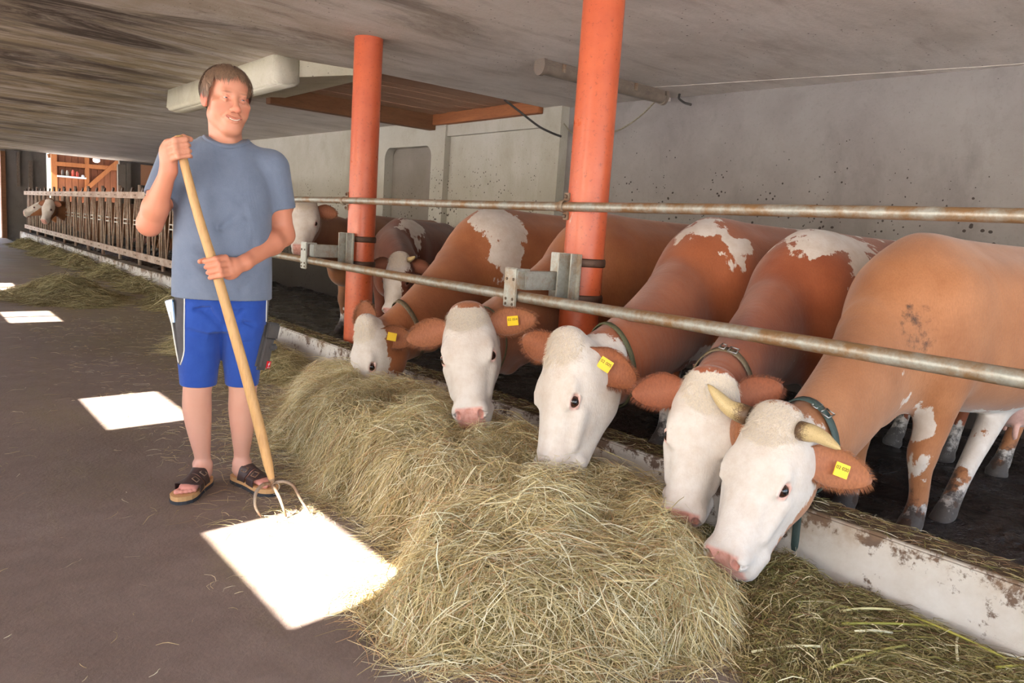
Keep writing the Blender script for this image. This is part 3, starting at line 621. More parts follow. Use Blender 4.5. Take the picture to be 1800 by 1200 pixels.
# feed fence
fence = empty('feed_fence', (3.15, 9.5, .24), 'long steel headlock feed fence with slanting bars along the far kerb', 'fence')
Y0, Y1 = 8.9, 26.9
m = MB(); m.box((3.125, Y0, 1.318), (3.15, Y1, 1.425), bev=.004); m.build('top_rail', M['fence'], fence)
m = MB(); m.box((3.125, Y0, .345), (3.15, Y1, .455), bev=.004); m.build('bottom_rail', M['fence'], fence)
riv = MB(); mods = [13.69 + .6985*k for k in range(-6, 19)]
_pr = {}
def bar(y0, y1, nm='bar', x=3.165, z0=.36, z1=1.41, r=.016):
    k = (round(y1 - y0, 3), z0, z1, r)
    if k not in _pr:
        m = MB(); m.tube([(0, 0, z0 - .24), (0, y1 - y0, z1 - .24)], r, n=8); o = m.build(nm, M['fence'], fence, smooth=True); _pr[k] = o.data
        me = o.data; v = np.zeros(len(me.vertices)*3, np.float32); me.vertices.foreach_get('co', v); v = v.reshape(-1, 3) + np.array((3.15, 9.5, .24)); me.vertices.foreach_set('co', v.ravel().astype(np.float32)); 
    else: o = bpy.data.objects.new(nm, _pr[k]); link(o, fence)
    o.location = (x - 3.15, y0 - 9.5, 0)
for i, y in enumerate(mods):
    bar(y - .05, y - .05, r=.014); bar(y + .06, y + .06, r=.014)
    bar(y + .40, y + .13, r=.013); bar(y - .30, y - .14, r=.013)
    m = MB(); m.box((3.14, y - .09, .885), (3.19, y + .17, .905)); m.box((3.14, y - .09, .955), (3.19, y + .17, .972)); m.build('link_plate', M['galv'], fence)
    for dy in (-.05, .05):
        for z in (1.37, .40): riv.lathe((3.126, y + dy, z), [(.014, 0), (.012, .006), (.005, .009)], 6, axis=(-1, 0, 0))
    m = MB(); m.prism([(3.13, y + .36, 1.42), (3.13, y + .24, 1.50), (3.13, y + .20, 1.48), (3.13, y + .26, 1.42)], (.03, 0, 0)); m.build('latch', M['band'], fence)
    if i % 2 == 0: m = MB(); m.tube([(3.2, y, -.05), (3.2, y, 1.54)], .03, n=12); m.build('post', M['fence'], fence, smooth=True)
tag(riv.build('rivets', M['bolt'], fence), kind='stuff')
# ------------------------------------------------------------------ cattle
def frame(u, vhint):
    u = _unit(u); w = _unit(np.cross(vhint, u)); v = np.cross(u, w); return u, v, w      # w = the animal's left

HEAD = [(-.05, -.085, .03, .045), (-.025, -.085, .075, .085), (.03, -.092, .104, .115), (.10, -.110, .126, .132), (.17, -.124, .140, .134),
        (.24, -.124, .131, .118), (.31, -.112, .112, .096), (.38, -.100, .096, .082), (.43, -.100, .093, .080), (.465, -.108, .086, .079), (.492, -.120, .069, .070), (.512, -.130, .045, .05), (.522, -.136, .018, .022)]
TRUNK = [(.40, .86, .10, .07), (.30, .88, .22, .14), (.15, .925, .33, .215), (0, .935, .37, .265), (-.3, .905, .385, .32), (-.7, .885, .40, .365),
         (-1.05, .905, .385, .355), (-1.3, .965, .335, .295), (-1.55, .99, .27, .22), (-1.70, .98, .17, .13), (-1.74, .97, .06, .05)]

def build_cow(name, label, org, yaw, poll, u, vhint, mats, patches=(), head_white=None, size=1.0, hs=1.0, h=.0112, collar=None,
              horns=None, ears=None, tags=(), step=(0, 0), neck_bow=(0, 0, 0), stock=.22, hind=None, dirt=(), buckle=True, fine=True, tufts=True):
    """org: ground point under the withers; poll / u / vhint: head top, its direction poll->muzzle and outward forehead direction (world)"""
    org = np.array(org, float); cy, sy = math.cos(yaw), math.sin(yaw)
    fx = np.array((-cy, -sy, 0)); lf = np.array((sy, -cy, 0)); up = np.array((0, 0, 1.0)); BR = np.stack([fx, lf, up], 1)
    B = lambda x, y, z: org + size*(fx*x + lf*y + up*z)
    poll = np.array(poll, float); u, v, w = frame(u, vhint); HR = np.stack([u, v, w], 1)
    H = lambda a, b, c: poll + hs*(u*a + v*b + w*c)
    s = Sdf(); z = size
    tr = np.array(TRUNK)
    s.loft(org, np.stack([fx, up, lf], 1), tr*z, p=2.25, k=.05)
    s.cone(B(.02, 0, 1.26), B(-1.2, 0, 1.255), .05*z, .045*z, k=.12)
    for y in (1, -1):
        s.ell(B(.03, .18*y, .88), np.array((.17, .10, .30))*z, BR, k=.10)
        s.ell(B(-1.2, .25*y, 1.2), np.array((.10, .06, .07))*z, BR, k=.12)
        s.ell(B(-1.45, .17*y, .86), np.array((.22, .11, .33))*z, BR, k=.10)
        # fore leg
        st = step[0]*y
        s.path([B(.03, .17*y, .74), B(.05 + st*.4, .165*y, .44), B(.06 + st*.6, .16*y, .39), B(.05 + st, .16*y, .13), B(.07 + st, .16*y, .07)],
                np.array((.115, .066, .060, .042, .048))*z, k=.05)
        s.ell(B(.065 + st*.6, .16*y, .38), np.array((.058, .054, .075))*z, BR, k=.03)
        s.cone(B(.09 + st, .16*y, .045), B(.105 + st, .16*y, .01), .05*z, .062*z, k=.02)
        # hind leg
        sh = step[1]*y
        if hind and y == 1:
            s.path([np.array(p_) for p_ in hind], np.array((.12, .075, .060, .044, .048))*z, k=.05)
            e_ = np.array(hind[-1]); s.cone(e_ + fx*.02 - up*.02, e_ + fx*.04 - up*.06, .05*z, .06*z, k=.02); continue
        s.path([B(-1.32, .19*y, .74), B(-1.50 + sh*.5, .18*y, .54), B(-1.62 + sh, .17*y, .46), B(-1.53 + sh, .17*y, .13), B(-1.50 + sh, .17*y, .07)],
                np.array((.12, .07, .058, .042, .048))*z, k=.05)
        s.cone(B(-1.47 + sh, .17*y, .045), B(-1.455 + sh, .17*y, .01), .05*z, .062*z, k=.02)
    s.ell(B(.22, 0, .70), np.array((.20, .13, .16))*z, BR, k=.10)
    s.ell(B(-1.12, 0, .50), np.array((.20, .16, .14))*z, BR, k=.06)
    for a, b in ((-1.02, .07), (-1.02, -.07), (-1.2, .06), (-1.2, -.06)): s.cone(B(a, b, .39), B(a, b, .325), .018*z, .014*z, k=.015)
    s.chain([B(-1.68, 0, 1.2), B(-1.82, 0, 1.0), B(-1.84, 0, .55)], np.array((.045, .03, .022))*z, k=.04)
    s.ell(B(-1.84, 0, .45), np.array((.04, .04, .14))*z, BR, k=.03)
    # neck: a thick Bezier that flattens sideways
    E = H(.075, -.165, 0); P0 = B(.06, 0, .98); P3 = E
    P1 = P0 + size*(fx*.30 + up*.02) + np.array(neck_bow); P2 = E - hs*.26*(v*.88 + u*.38)
    T = np.linspace(0, 1, 7)[:, None]
    C = (1-T)**3*P0 + 3*(1-T)**2*T*P1 + 3*(1-T)*T*T*P2 + T**3*P3
    R = np.interp(T[:, 0], [0, .35, .7, 1], [.285*z, .245*z, .19*z, .135*hs])
    sqf = [.66, .62, .60, .62, .70, .78]
    s.path(C, R, k=.10, n=34, sq=[_unit(lf*(1 - t) + w*t) for t in T[:, 0]], f=[.68, .64, .62, .62, .64, .70, .78])
    dT = _unit(C[6] - C[0]); dn = _unit(np.cross(_unit(np.cross(dT, up)), dT))   # crest side
    if dn[2] < 0: dn = -dn
    s.chain([B(.20, 0, .66), C[2] - dn*R[2]*1.02, C[4] - dn*R[4]*1.04, H(.15, -.235, 0)], [.07, .045, .04, .045], k=.06)
    for j in range(3):    # throat folds
        a = C[3] + dn*R[3]*(.3 - .5*j); 
    # skull
    s.loft(poll, HR, np.array(HEAD)*hs, p=2.35, k=.04)
    s.ell(H(-.03, -.035, 0), np.array((.055, .05, .085))*hs, HR, k=.05)
    for y in (1, -1):
        s.ell(H(.178, -.024, .092*y), np.array((.055, .020, .030))*hs, HR, k=.035)          # brow
        s.ell(H(.145, -.205, .070*y), np.array((.10, .062, .045))*hs, HR, k=.05)            # cheek
        s.cone(H(.21, -.225, .055*y), H(.40, -.165, .05*y), .032*hs, .022*hs, k=.04)        # jaw bar
        s.cone(H(.24, -.080, .100*y), H(.36, -.088, .080*y), .024*hs, .014*hs, k=.03)        # cheek bone
        s.ell(H(.462, -.044, .052*y), np.array((.036, .030, .030))*hs, HR, k=.025)           # nostril wing
        s.cone(H(.475, -.125, .05*y), H(.42, -.135, .070*y), .022*hs, .024*hs, k=.03)       # upper lip
        s.ell(H(.205, -.027, .123*y), np.array((.027, .017, .017))*hs, HR, k=.016, sub=True)
        s.cone(H(.185, -.014, .110*y), H(.224, -.016, .104*y), .0075*hs, .0065*hs, k=.010)    # upper lid
        s.cone(H(.188, -.046, .124*y), H(.224, -.045, .117*y), .0065*hs, .006*hs, k=.010)    # lower lid
        s.ell(H(.482, -.034, .050*y), np.array((.019, .024, .012))*hs, HR, k=.008, sub=True)
        s.cone(H(.478, -.030, .056*y), H(.470, -.055, .080*y), .009*hs, .004*hs, k=.008, sub=True)
        s.cone(H(.518, -.150, .012*y), H(.47, -.160, .074*y), .006*hs, .006*hs, k=.012, sub=True)
        s.cone(H(.47, -.160, .076*y), H(.385, -.172, .094*y), .006*hs, .004*hs, k=.012, sub=True)
    s.ell(H(.455, -.172, 0), np.array((.045, .028, .050))*hs, HR, k=.03)                    # chin
    V, F = s.mesh(h)
    hc = H(.22, -.1, 0)
    if fine:
        V, F = refine(V, F, lambda P: np.linalg.norm(P - hc, axis=1) < .37*hs, s)
        pts = [H(.205, -.032, .11), H(.205, -.032, -.11), H(.478, -.04, .05), H(.478, -.04, -.05)]
        V, F = refine(V, F, lambda P: np.min([np.linalg.norm(P - q, axis=1) for q in pts], axis=0) < .05*hs, s)
    # coat: signed distance-like mask for white, plus skin / mud / curl
    q = (V - poll) @ HR/hs; b = (V - org) @ BR/size
    hw = head_white or dict(v=-.19, s=0.0, u0=-.06)
    dH = np.linalg.norm(q - np.array((.22, -.1, 0)), axis=1)
    wn = (vn3(V, 11) + .6*vn3(V + 7, 27))*.03
    wh = np.minimum.reduce([q[:, 1] - hw['v'] - hw['s']*(q[:, 0] - .2) , q[:, 0] - hw['u0'], .36 - dH])
    for e in hw.get('brown', ()): wh = np.minimum(wh, (np.linalg.norm((q - np.array(e[0]))/np.array(e[1]), axis=1) - 1)*min(e[1]))
    for e in hw.get('add', ()): wh = np.maximum(wh, (1 - np.linalg.norm((q - np.array(e[0]))/np.array(e[1]), axis=1))*min(e[1]))
    wh += wn*.5
    for c, r in patches:
        c = np.array(c, float); r = np.array(r, float)
        wh = np.maximum(wh, (1 - np.linalg.norm((b - c)/r, axis=1))*r.min() + wn*1.6)
    st = np.clip
    for y in (1, -1): wh = np.maximum(wh, np.where((b[:, 1]*y > 0) & (dH > .45), stock + wn*3 - b[:, 2], -1))   # white stockings
    pink = st((q[:, 0] - .438)/.014, 0, 1)*st((q[:, 1] + .135)/.012, 0, 1)*st((.066 - np.abs(q[:, 2]) - (q[:, 1] + .08)*.0)/.010, 0, 1)*st((q[:, 0]*1.0 - q[:, 1]*.35 - .455)/.012, 0, 1)
    for y in (1, -1):
        e = np.linalg.norm((q - np.array((.207, -.032, .115*y)))/np.array((1.25, .8, 1)), axis=1); pink = np.maximum(pink, st((.032 - e)/.012, 0, 1)*.75)
    ud = np.linalg.norm((b - np.array((-1.1, 0, .44)))/np.array((.26, .2, .16)), axis=1); pink = np.maximum(pink, st((1.1 - ud)/.2, 0, 1)*.8)
    mud = st(1.15 - b[:, 2]/.26, 0, 1)*.95; mud[dH < .5] = 0
    for c, r in dirt: mud = np.maximum(mud, st((1 - np.linalg.norm((b - np.array(c))/np.array(r), axis=1))*1.5, 0, .42))
    curl = st((.16 - np.linalg.norm((q - np.array((.0, .0, 0)))/np.array((1.0, .8, 1)), axis=1))/.08, 0, 1)
    root = empty(name, tuple(org), label, 'cow')
    body = mesh_obj('body', V, F, mats['coat'], root)
    for k_, a_ in (('white', wh), ('pink', pink), ('mud', mud), ('curl', curl)): set_attr(body, k_, a_)
    # eyes
    for y in (1, -1):
        m = MB(); m.sphere((0, 0, 0), (.023*hs,)*3, n=20, m=14); vv = np.array(m.v)
        m.v = [tuple(x) for x in vv + H(.205, -.036, .1045*y)]
        e = m.build('eye', M['cow_eye'], root, smooth=True)
        gaze = _unit(w*y + v*.45); set_attr(e, 'iris', (vv/(.023*hs)) @ gaze)
    # ears
    ears = ears or {}
    for y in (1, -1):
        e = ears.get(y, {}); d = _unit(e['d']) if 'd' in e else _unit(w*y*e.get('w', 1) + u*e.get('u', .12) + v*e.get('v', -.15)); L = e.get('L', .21)*hs
        nrm = np.array(e['n'], float) if 'n' in e else v*.85 + u*.5
        nrm = _unit(nrm - d*(nrm @ d)); sd = np.cross(d, nrm); o = H(*e.get('o', (.02, -.075, .10*y)))
        nu, nv = 15, 13; VV = []; inn = []; half = [.36, .5, .70, .88, 1.0, 1.06, 1.08, 1.07, 1.03, .97, .88, .77, .62, .42, .12]
        for side in (0, 1):
            for i in range(nu):
                t = i/(nu - 1); hw_ = .062*hs*half[i]
                for j in range(nv):
                    a = (j/(nv - 1)*2 - 1); bow = .55*(1 - t*.65)
                    x = math.sin(a*1.2)/math.sin(1.2)*hw_; zc = (a*a - 1)*hw_*bow*.9 + .012*t*t
                    th = .007*hs*(1 - a*a)*(1 if t < .95 else .4) + .0012
                    VV.append(o + d*(t*L - .02) + sd*x + nrm*(zc + (th if side == 0 else -th))); inn.append((1 - abs(a))*(1 - t*.6) if side == 0 else 0)
        FF = []; K = nu*nv
        for i in range(nu - 1):
            for j in range(nv - 1):
                q4 = [i*nv + j, i*nv + j + 1, (i+1)*nv + j + 1, (i+1)*nv + j]; FF.append(q4); FF.append([K + x for x in q4[::-1]])
        for i in range(nu - 1):
            for j in (0, nv - 1): FF.append([i*nv + j, (i+1)*nv + j, K + (i+1)*nv + j, K + i*nv + j])
        for j in range(nv - 1): FF.append([(nu-1)*nv + j, (nu-1)*nv + j + 1, K + (nu-1)*nv + j + 1, K + (nu-1)*nv + j])
        # fringe of hair round the rim and in the ear
        fr = []; frf = []
        r_ = np.random.default_rng(int(abs(org[1])*1000) + y)
        if tufts:
            for c_ in range(1300):
                t = r_.uniform(.02, 1.0); ii = min(int(t*(nu - 1)), nu - 2); a = r_.choice([-1, 1])*r_.uniform(.80, 1.0) if r_.random() < .8 else r_.uniform(-.9, .9)
                hw_ = .062*hs*np.interp(t*(nu - 1), range(nu), half); x = math.sin(a*1.2)/math.sin(1.2)*hw_; zc = (a*a - 1)*hw_*.55*(1 - t*.65)*.9 + .012*t*t
                p0 = o + d*(t*L - .02) + sd*x + nrm*(zc + .003); out = _unit(sd*a*1.0 + d*(.5 + t) + nrm*r_.uniform(0, .6) + np.array((0, 0, -.35)))
                ln = r_.uniform(.010, .026)*hs; side_ = _unit(np.cross(out, r_.normal(size=3)))*.00065; b0 = len(VV) + len(fr)
                p1 = p0 + out*ln*.55; p2 = p0 + out*ln + np.array((0, 0, -.004))
                fr += [p0 - side_, p0 + side_, p1 + side_*.7, p1 - side_*.7, p2]; frf += [[b0, b0+1, b0+2, b0+3], [b0+3, b0+2, b0+4]]
        eo = mesh_obj('ear', VV + fr, FF + frf, mats['ear'], root); set_attr(eo, 'inner', inn + [0]*len(fr))
        if y in tags and tags[y]:
            txt = tags[y]; c = o + d*(L*e.get('tag', .52)) + nrm*.012*hs + sd*e.get('tag_s', .0); a1 = _unit(d*e.get('tag_d', 1))
            if e.get('flip'): a1 = -a1
            a2 = _unit(np.cross(nrm, a1)); sz = .023*hs
            m = MB(); RR = np.stack([a1, a2, nrm], 1); m.box((-sz*1.12, -sz, -.0015), (sz*1.12, sz, .0015), R=RR, c=c, bev=.001)
            to = m.build('ear_tag', M['tag_yellow'], root)
            if txt.strip():
                cu = bpy.data.curves.new('tag_number', 'FONT'); cu.body = txt; cu.size = .0165*hs; cu.align_x = 'CENTER'; cu.align_y = 'CENTER'; cu.extrude = .0003
                tmp = bpy.data.objects.new('tmp', cu); COL.objects.link(tmp)
                me = bpy.data.meshes.new_from_object(tmp.evaluated_get(bpy.context.evaluated_depsgraph_get()))
                pv = np.array([x.co[:] for x in me.vertices]); pf = [list(f.vertices) for f in me.polygons]
                bpy.data.objects.remove(tmp); bpy.data.meshes.remove(me)
                if len(pv):
                    pv = c + nrm*.0021 + pv[:, :1]*a1 + (pv[:, 1:2] + .006*hs)*a2 + pv[:, 2:3]*nrm
                    mesh_obj('tag_number', pv, pf, M['ink'], to, smooth=False)
    # curly poll
    if tufts:
        r_ = np.random.default_rng(int(abs(org[0]*1000)) + 5); VV = []; FF = []
        m_ = (np.linalg.norm((q - np.array((-.01, .0, 0)))/np.array((.10, .09, .115)), axis=1) < 1) & (wh > 0)
        idx = np.where(m_)[0]
        if len(idx) > 50:
            nm = np.zeros(len(body.data.vertices)*3, np.float32); body.data.vertices.foreach_get('normal', nm); nm = nm.reshape(-1, 3)
            for c_ in r_.choice(idx, 2400):
                p0 = V[c_]; n0 = nm[c_]; t0 = _unit(u*.8 + w*r_.normal()*.6 + n0*.25); bz = np.cross(n0, t0)*r_.choice([-1, 1]); ln = r_.uniform(.012, .026)*hs
                sd = _unit(np.cross(t0, n0))*.0007; b0 = len(VV)
                p1 = p0 + t0*ln*.5 + n0*.003; p2 = p0 + t0*ln*.9 + bz*ln*.35 + n0*.001
                VV += [p0 - sd, p0 + sd, p1 + sd, p1 - sd, p2]; FF += [[b0, b0+1, b0+2, b0+3], [b0+3, b0+2, b0+4]]
            tag(mesh_obj('forelock', VV, FF, M['forelock'], root), kind='stuff')
    # horns
    for y in (1, -1):
        if horns and y in horns:
            hn = horns[y]; P = [H(*p) for p in hn['pts']]; m = MB(); a = np.linspace(0, 1, len(P)); aa = np.linspace(0, 1, 14)
            PP = np.stack([np.interp(aa, a, np.array(P)[:, i]) for i in range(3)], 1)
            for _ in range(3): PP[1:-1] = (PP[:-2] + PP[2:])/4 + PP[1:-1]/2
            m.tube(PP, np.interp(aa, [0, .25, .7, .93, 1], np.array([1, .95, .62, .28, .05])*hn['r']), n=14)
            ho = m.build('horn', M['horn'], root, smooth=True); set_attr(ho, 'along', np.repeat(aa, 14))
    # collar round the neck
    if collar:
        t = collar.get('t', .86); k_ = t*6; i = int(min(k_, 5)); f_ = k_ - i; c = C[i]*(1 - f_) + C[i+1]*f_; r = (R[i]*(1 - f_) + R[i+1]*f_)
        ax = _unit(C[i+1] - C[i] + np.array(collar.get('tilt', (0, 0, 0)))); wl = _unit(lf*(1 - t) + w*t); dd = np.cross(ax, wl)
        n = 44; prof = []
        for j in range(n):
            an = 2*math.pi*j/n; dr = dd*math.cos(an) + wl*math.sin(an)
            ts = np.linspace(.02, .42, 161); D = s.ev(c + ts[:, None]*dr); hit_ = ts[np.argmax(D > 0.002)]; prof.append(min(hit_, .30))
        prof = np.array(prof); 
        for _ in range(2): prof = np.maximum(prof, (np.roll(prof, 1) + np.roll(prof, -1))/2)
        VV = []; wd = collar.get('w', .042)*.5
        for j in range(n):
            an = 2*math.pi*j/n; dr = dd*math.cos(an) + wl*math.sin(an); p = prof[j] + .004
            VV += [c + dr*p - ax*wd, c + dr*(p + .006) - ax*wd*.9, c + dr*(p + .006) + ax*wd*.9, c + dr*p + ax*wd]
        FF = [[j*4 + k2, j*4 + k2 + 1, ((j+1) % n)*4 + k2 + 1, ((j+1) % n)*4 + k2] for j in range(n) for k2 in range(3)]
        co = mesh_obj('collar', VV, FF, collar['m'], root)
        if collar.get('buckle') is not None:
            an = collar['buckle']; dr = dd*math.cos(an) + wl*math.sin(an); p = np.interp(an % (2*math.pi), np.arange(n)*2*math.pi/n, prof) + .014
            tg = np.cross(ax, dr)
            for off, bw in ((0, .034), (.045, .02)):
                cc = c + dr*p + tg*off; m = MB(); P = [cc + tg*x*bw/2 + ax*yy*wd*1.25 for x, yy in ((-1, -1), (1, -1), (1, 1), (-1, 1), (-1, -1))]
                for a_, b_ in zip(P[:-1], P[1:]): m.tube([a_, b_], .003, n=8)
                m.build('buckle', M['steel'], co, smooth=True)
        if collar.get('hang'):
            L_ = collar['hang']; an = collar.get('hang_a', math.pi); dr = dd*math.cos(an) + wl*math.sin(an); p0 = c + dr*(np.interp(an % (2*math.pi), np.arange(n)*2*math.pi/n, prof) + .008)
            m = MB(); m.tube([p0, p0 + np.array((0, 0, -L_*.5)), p0 + np.array((.005, 0, -L_))], .016, n=10, flat=.3); m.build('collar_strap', collar['m'], co)
    return root, s, H, B
M['forelock'] = plain('forelock', lin(228, 214, 196), .7, var=.06, vs=40)
# ------------------------------------------------------------------ the herd at the trough
def breed(n, a, b, e): return dict(coat=coat_mat('coat_' + n, lin(*a), lin(*b)), ear=ear_mat('ear_' + n, lin(*e)))
BROWN = dict(light=breed('light', (178, 120, 80), (156, 98, 60), (166, 104, 66)), deep=breed('deep', (158, 86, 52), (134, 66, 38), (140, 76, 46)),
             rust=breed('rust', (164, 92, 56), (142, 76, 44), (146, 84, 50)), mid=breed('mid', (170, 106, 66), (148, 86, 52), (150, 92, 58)),
             dark=breed('dark', (120, 62, 38), (96, 46, 28), (110, 58, 36)), dun=breed('dun', (150, 98, 64), (124, 78, 50), (130, 80, 52)))
HERD = []
def herd(*a, **k): HERD.append((build_cow('cow', *a, **k), a, k))
BOW = (.14, 0, -.19)
RT, DN, TC = CM[:, 0], CM[:, 1], np.array((-.62, -.66, .42))      # directions used to lay the ears out: sideways, down, towards the alley
ear_dir = lambda a, b, c=0.: RT*a + DN*b + TC*c
herd('pale brown cow with two curved horns and a white face, nearest of the row', (3.60, 1.52, -.04), -.10,
  (2.32, 1.40, .605), (-.46, .0, -.90), (-.95, -.02, .30), BROWN['light'], size=1.0, stock=.10, neck_bow=BOW,
  dirt=[((.30, .2, .94), (.12, .16, .14))], hind=[(4.75, 1.42, .8), (4.5, 1.40, .50), (4.30, 1.38, .38), (3.98, 1.38, .06), (3.93, 1.38, .0)],
  patches=[((.14, .16, .40), (.04, .07, .16)), ((-.75, 0, .45), (.5, .3, .13)), ((.34, 0, .72), (.16, .17, .16)), ((-.9, .14, .3), (.5, .12, .4))], hs=1.03,
  head_white=dict(v=-.19, s=.1, u0=-.07), horns={1: dict(r=.034, pts=[(.0, -.03, .095), (.0, -.02, .16), (.03, -.005, .25)]), -1: dict(r=.037, pts=[(.0, -.02, -.095), (-.005, .0, -.17), (-.06, .04, -.255)])},
  collar=dict(m=M['collar_green'], t=.84, buckle=.5, hang=.22), tags={1: '02 020'}, ears={1: dict(d=ear_dir(1, .36, -.1), n=TC + DN*.2, L=.26, tag=.50, o=(.065, -.095, .105)), -1: dict(d=ear_dir(-.45, .1, -1), n=RT)})
herd('red brown cow with a buckled leather collar, its white face half behind the horned cow', (3.72, 2.13, -.04), -.06,
  (2.355, 1.685, .66), (-.24, -.04, -.97), (-.85, -.52, .10), BROWN['deep'], size=1.0, neck_bow=BOW,
  patches=[((-.06, .08, 1.29), (.31, .19, .09)), ((-.12, .26, 1.14), (.15, .13, .21)), ((-1.0, .0, 1.3), (.3, .2, .1)), ((.30, .05, .75), (.12, .14, .12))], hs=1.03,
  head_white=dict(v=-.17, s=.15, u0=-.05, brown=[((.12, -.16, .14), (.14, .10, .07))]), collar=dict(m=M['collar_brown'], t=.80, buckle=.15),
  ears={-1: dict(d=ear_dir(-1, .10, -.2), n=TC), 1: dict(d=ear_dir(1, -.35, -.3), n=TC)})
herd('brown cow with white face in three-quarter view, just right of the nearer orange post', (3.62, 2.68, -.04), .0,
  (2.17, 2.33, .725), (-.25, -.14, -.95), (-.98, .12, .1), BROWN['rust'], size=1.03, neck_bow=BOW, stock=.42,
  patches=[((.14, .02, 1.28), (.14, .13, .07)), ((.09, .17, 1.2), (.035, .08, .10)), ((.25, .04, 1.23), (.035, .05, .06)), ((.0, .22, 1.2), (.03, .05, .02)), ((.15, .2, 1.1), (.02, .06, .04)), ((-1.0, .0, 1.3), (.3, .2, .1)), ((.28, .1, .66), (.15, .16, .10))], hs=1.11,
  head_white=dict(v=-.26, s=.1, u0=-.08), collar=dict(m=M['collar_olive'], t=.84, w=.03), tags={1: '02 005'}, ears={1: dict(d=ear_dir(1, .62, -.1), n=TC + DN*.2, L=.23, tag=.30), -1: dict(d=ear_dir(-.6, -.5, -.6), n=TC)})
herd('light brown cow looking straight out with a white face, pink nose and both ears spread', (3.5, 3.48, -.04), .0,
  (2.18, 3.02, .77), (-.27, -.50, -.82), (-.70, -.60, .5), BROWN['mid'], size=1.03, patches=[((-.15, .26, .6), (.1, .1, .2))], hs=1.06, neck_bow=BOW,
  head_white=dict(v=-.21, s=.1, u0=-.04), tags={1: '02 004'}, collar=dict(m=M['collar_olive'], t=.86, w=.012), ears={1: dict(d=ear_dir(1, -.08), n=TC + DN*.1, L=.24, tag=.45), -1: dict(d=ear_dir(-1, .32), n=TC + DN*.1, L=.22)})
herd('brown cow with a white saddle patch, its nose buried in the hay beside the post', (3.45, 4.52, -.04), .0,
  (2.21, 4.14, .545), (-.05, .0, -.99), (-1.0, .03, .1), BROWN['mid'], size=1.04, neck_bow=BOW,
  patches=[((.06, .16, 1.24), (.21, .24, .17)), ((.05, .27, 1.04), (.11, .11, .21)), ((-1.2, .1, 1.3), (.25, .3, .12))], hs=1.07, head_white=dict(v=-.125, s=-.15, u0=-.08, add=[((.40, -.15, 0), (.2, .14, .2))]),
  collar=dict(m=M['collar_brown'], t=.80, w=.04), tags={1: ' '}, ears={1: dict(d=ear_dir(1, .12, -.3), n=TC + DN*.3, tag=.3), -1: dict(d=ear_dir(-.1, -1, -.5), n=TC)})
herd('dark brown cow behind the front row with a white blaze and a small pale horn', (3.95, 6.65, -.04), .62,
  (3.32, 5.62, .90), (-.30, -.25, -.92), (-.80, -.55, .2), BROWN['dark'], size=.96, h=.013, hs=.95, fine=False,
  patches=[((.0, .12, 1.26), (.20, .14, .10)), ((.14, .20, 1.08), (.04, .1, .16))], head_white=dict(v=-.06, s=-.1, u0=-.08, brown=[((.22, -.05, .14), (.16, .1, .08))]),
  horns={1: dict(r=.025, pts=[(.0, -.03, .085), (-.01, -.01, .13), (-.02, .02, .17)])})
herd('tan cow standing far back behind the rails with a raised white face', (4.0, 7.6, -.04), .3,
  (3.07, 6.93, 1.33), (-.32, -.45, -.82), (-.55, -.80, .35), BROWN['dun'], size=.98, h=.013, hs=1.0, fine=False, head_white=dict(v=-.12, s=-.05, u0=-.05), stock=.25)
herd('far cow with a white face in profile, its head pushed out through the feed fence', (3.95, 21.75, -.04), .0,
  (2.86, 21.45, 1.17), (-.80, .30, -.50), (-.55, -.1, .8), BROWN['light'], size=.97, h=.02, hs=1.0, fine=False, head_white=dict(v=-.12, s=-.2, u0=.0), tufts=False, tags={1: ' '}, ears={1: dict(d=(.1, -.8, .35), n=(-.8, -.3, .3))})
herd('far cow facing down the alley with its pale head out through the feed fence', (3.85, 20.3, -.04), .0,
  (2.80, 20.15, 1.19), (-.30, -.30, -.90), (-.70, -.66, .2), BROWN['dun'], size=.97, h=.02, hs=1.0, fine=False, head_white=dict(v=-.12, s=-.1, u0=-.04), tufts=False)
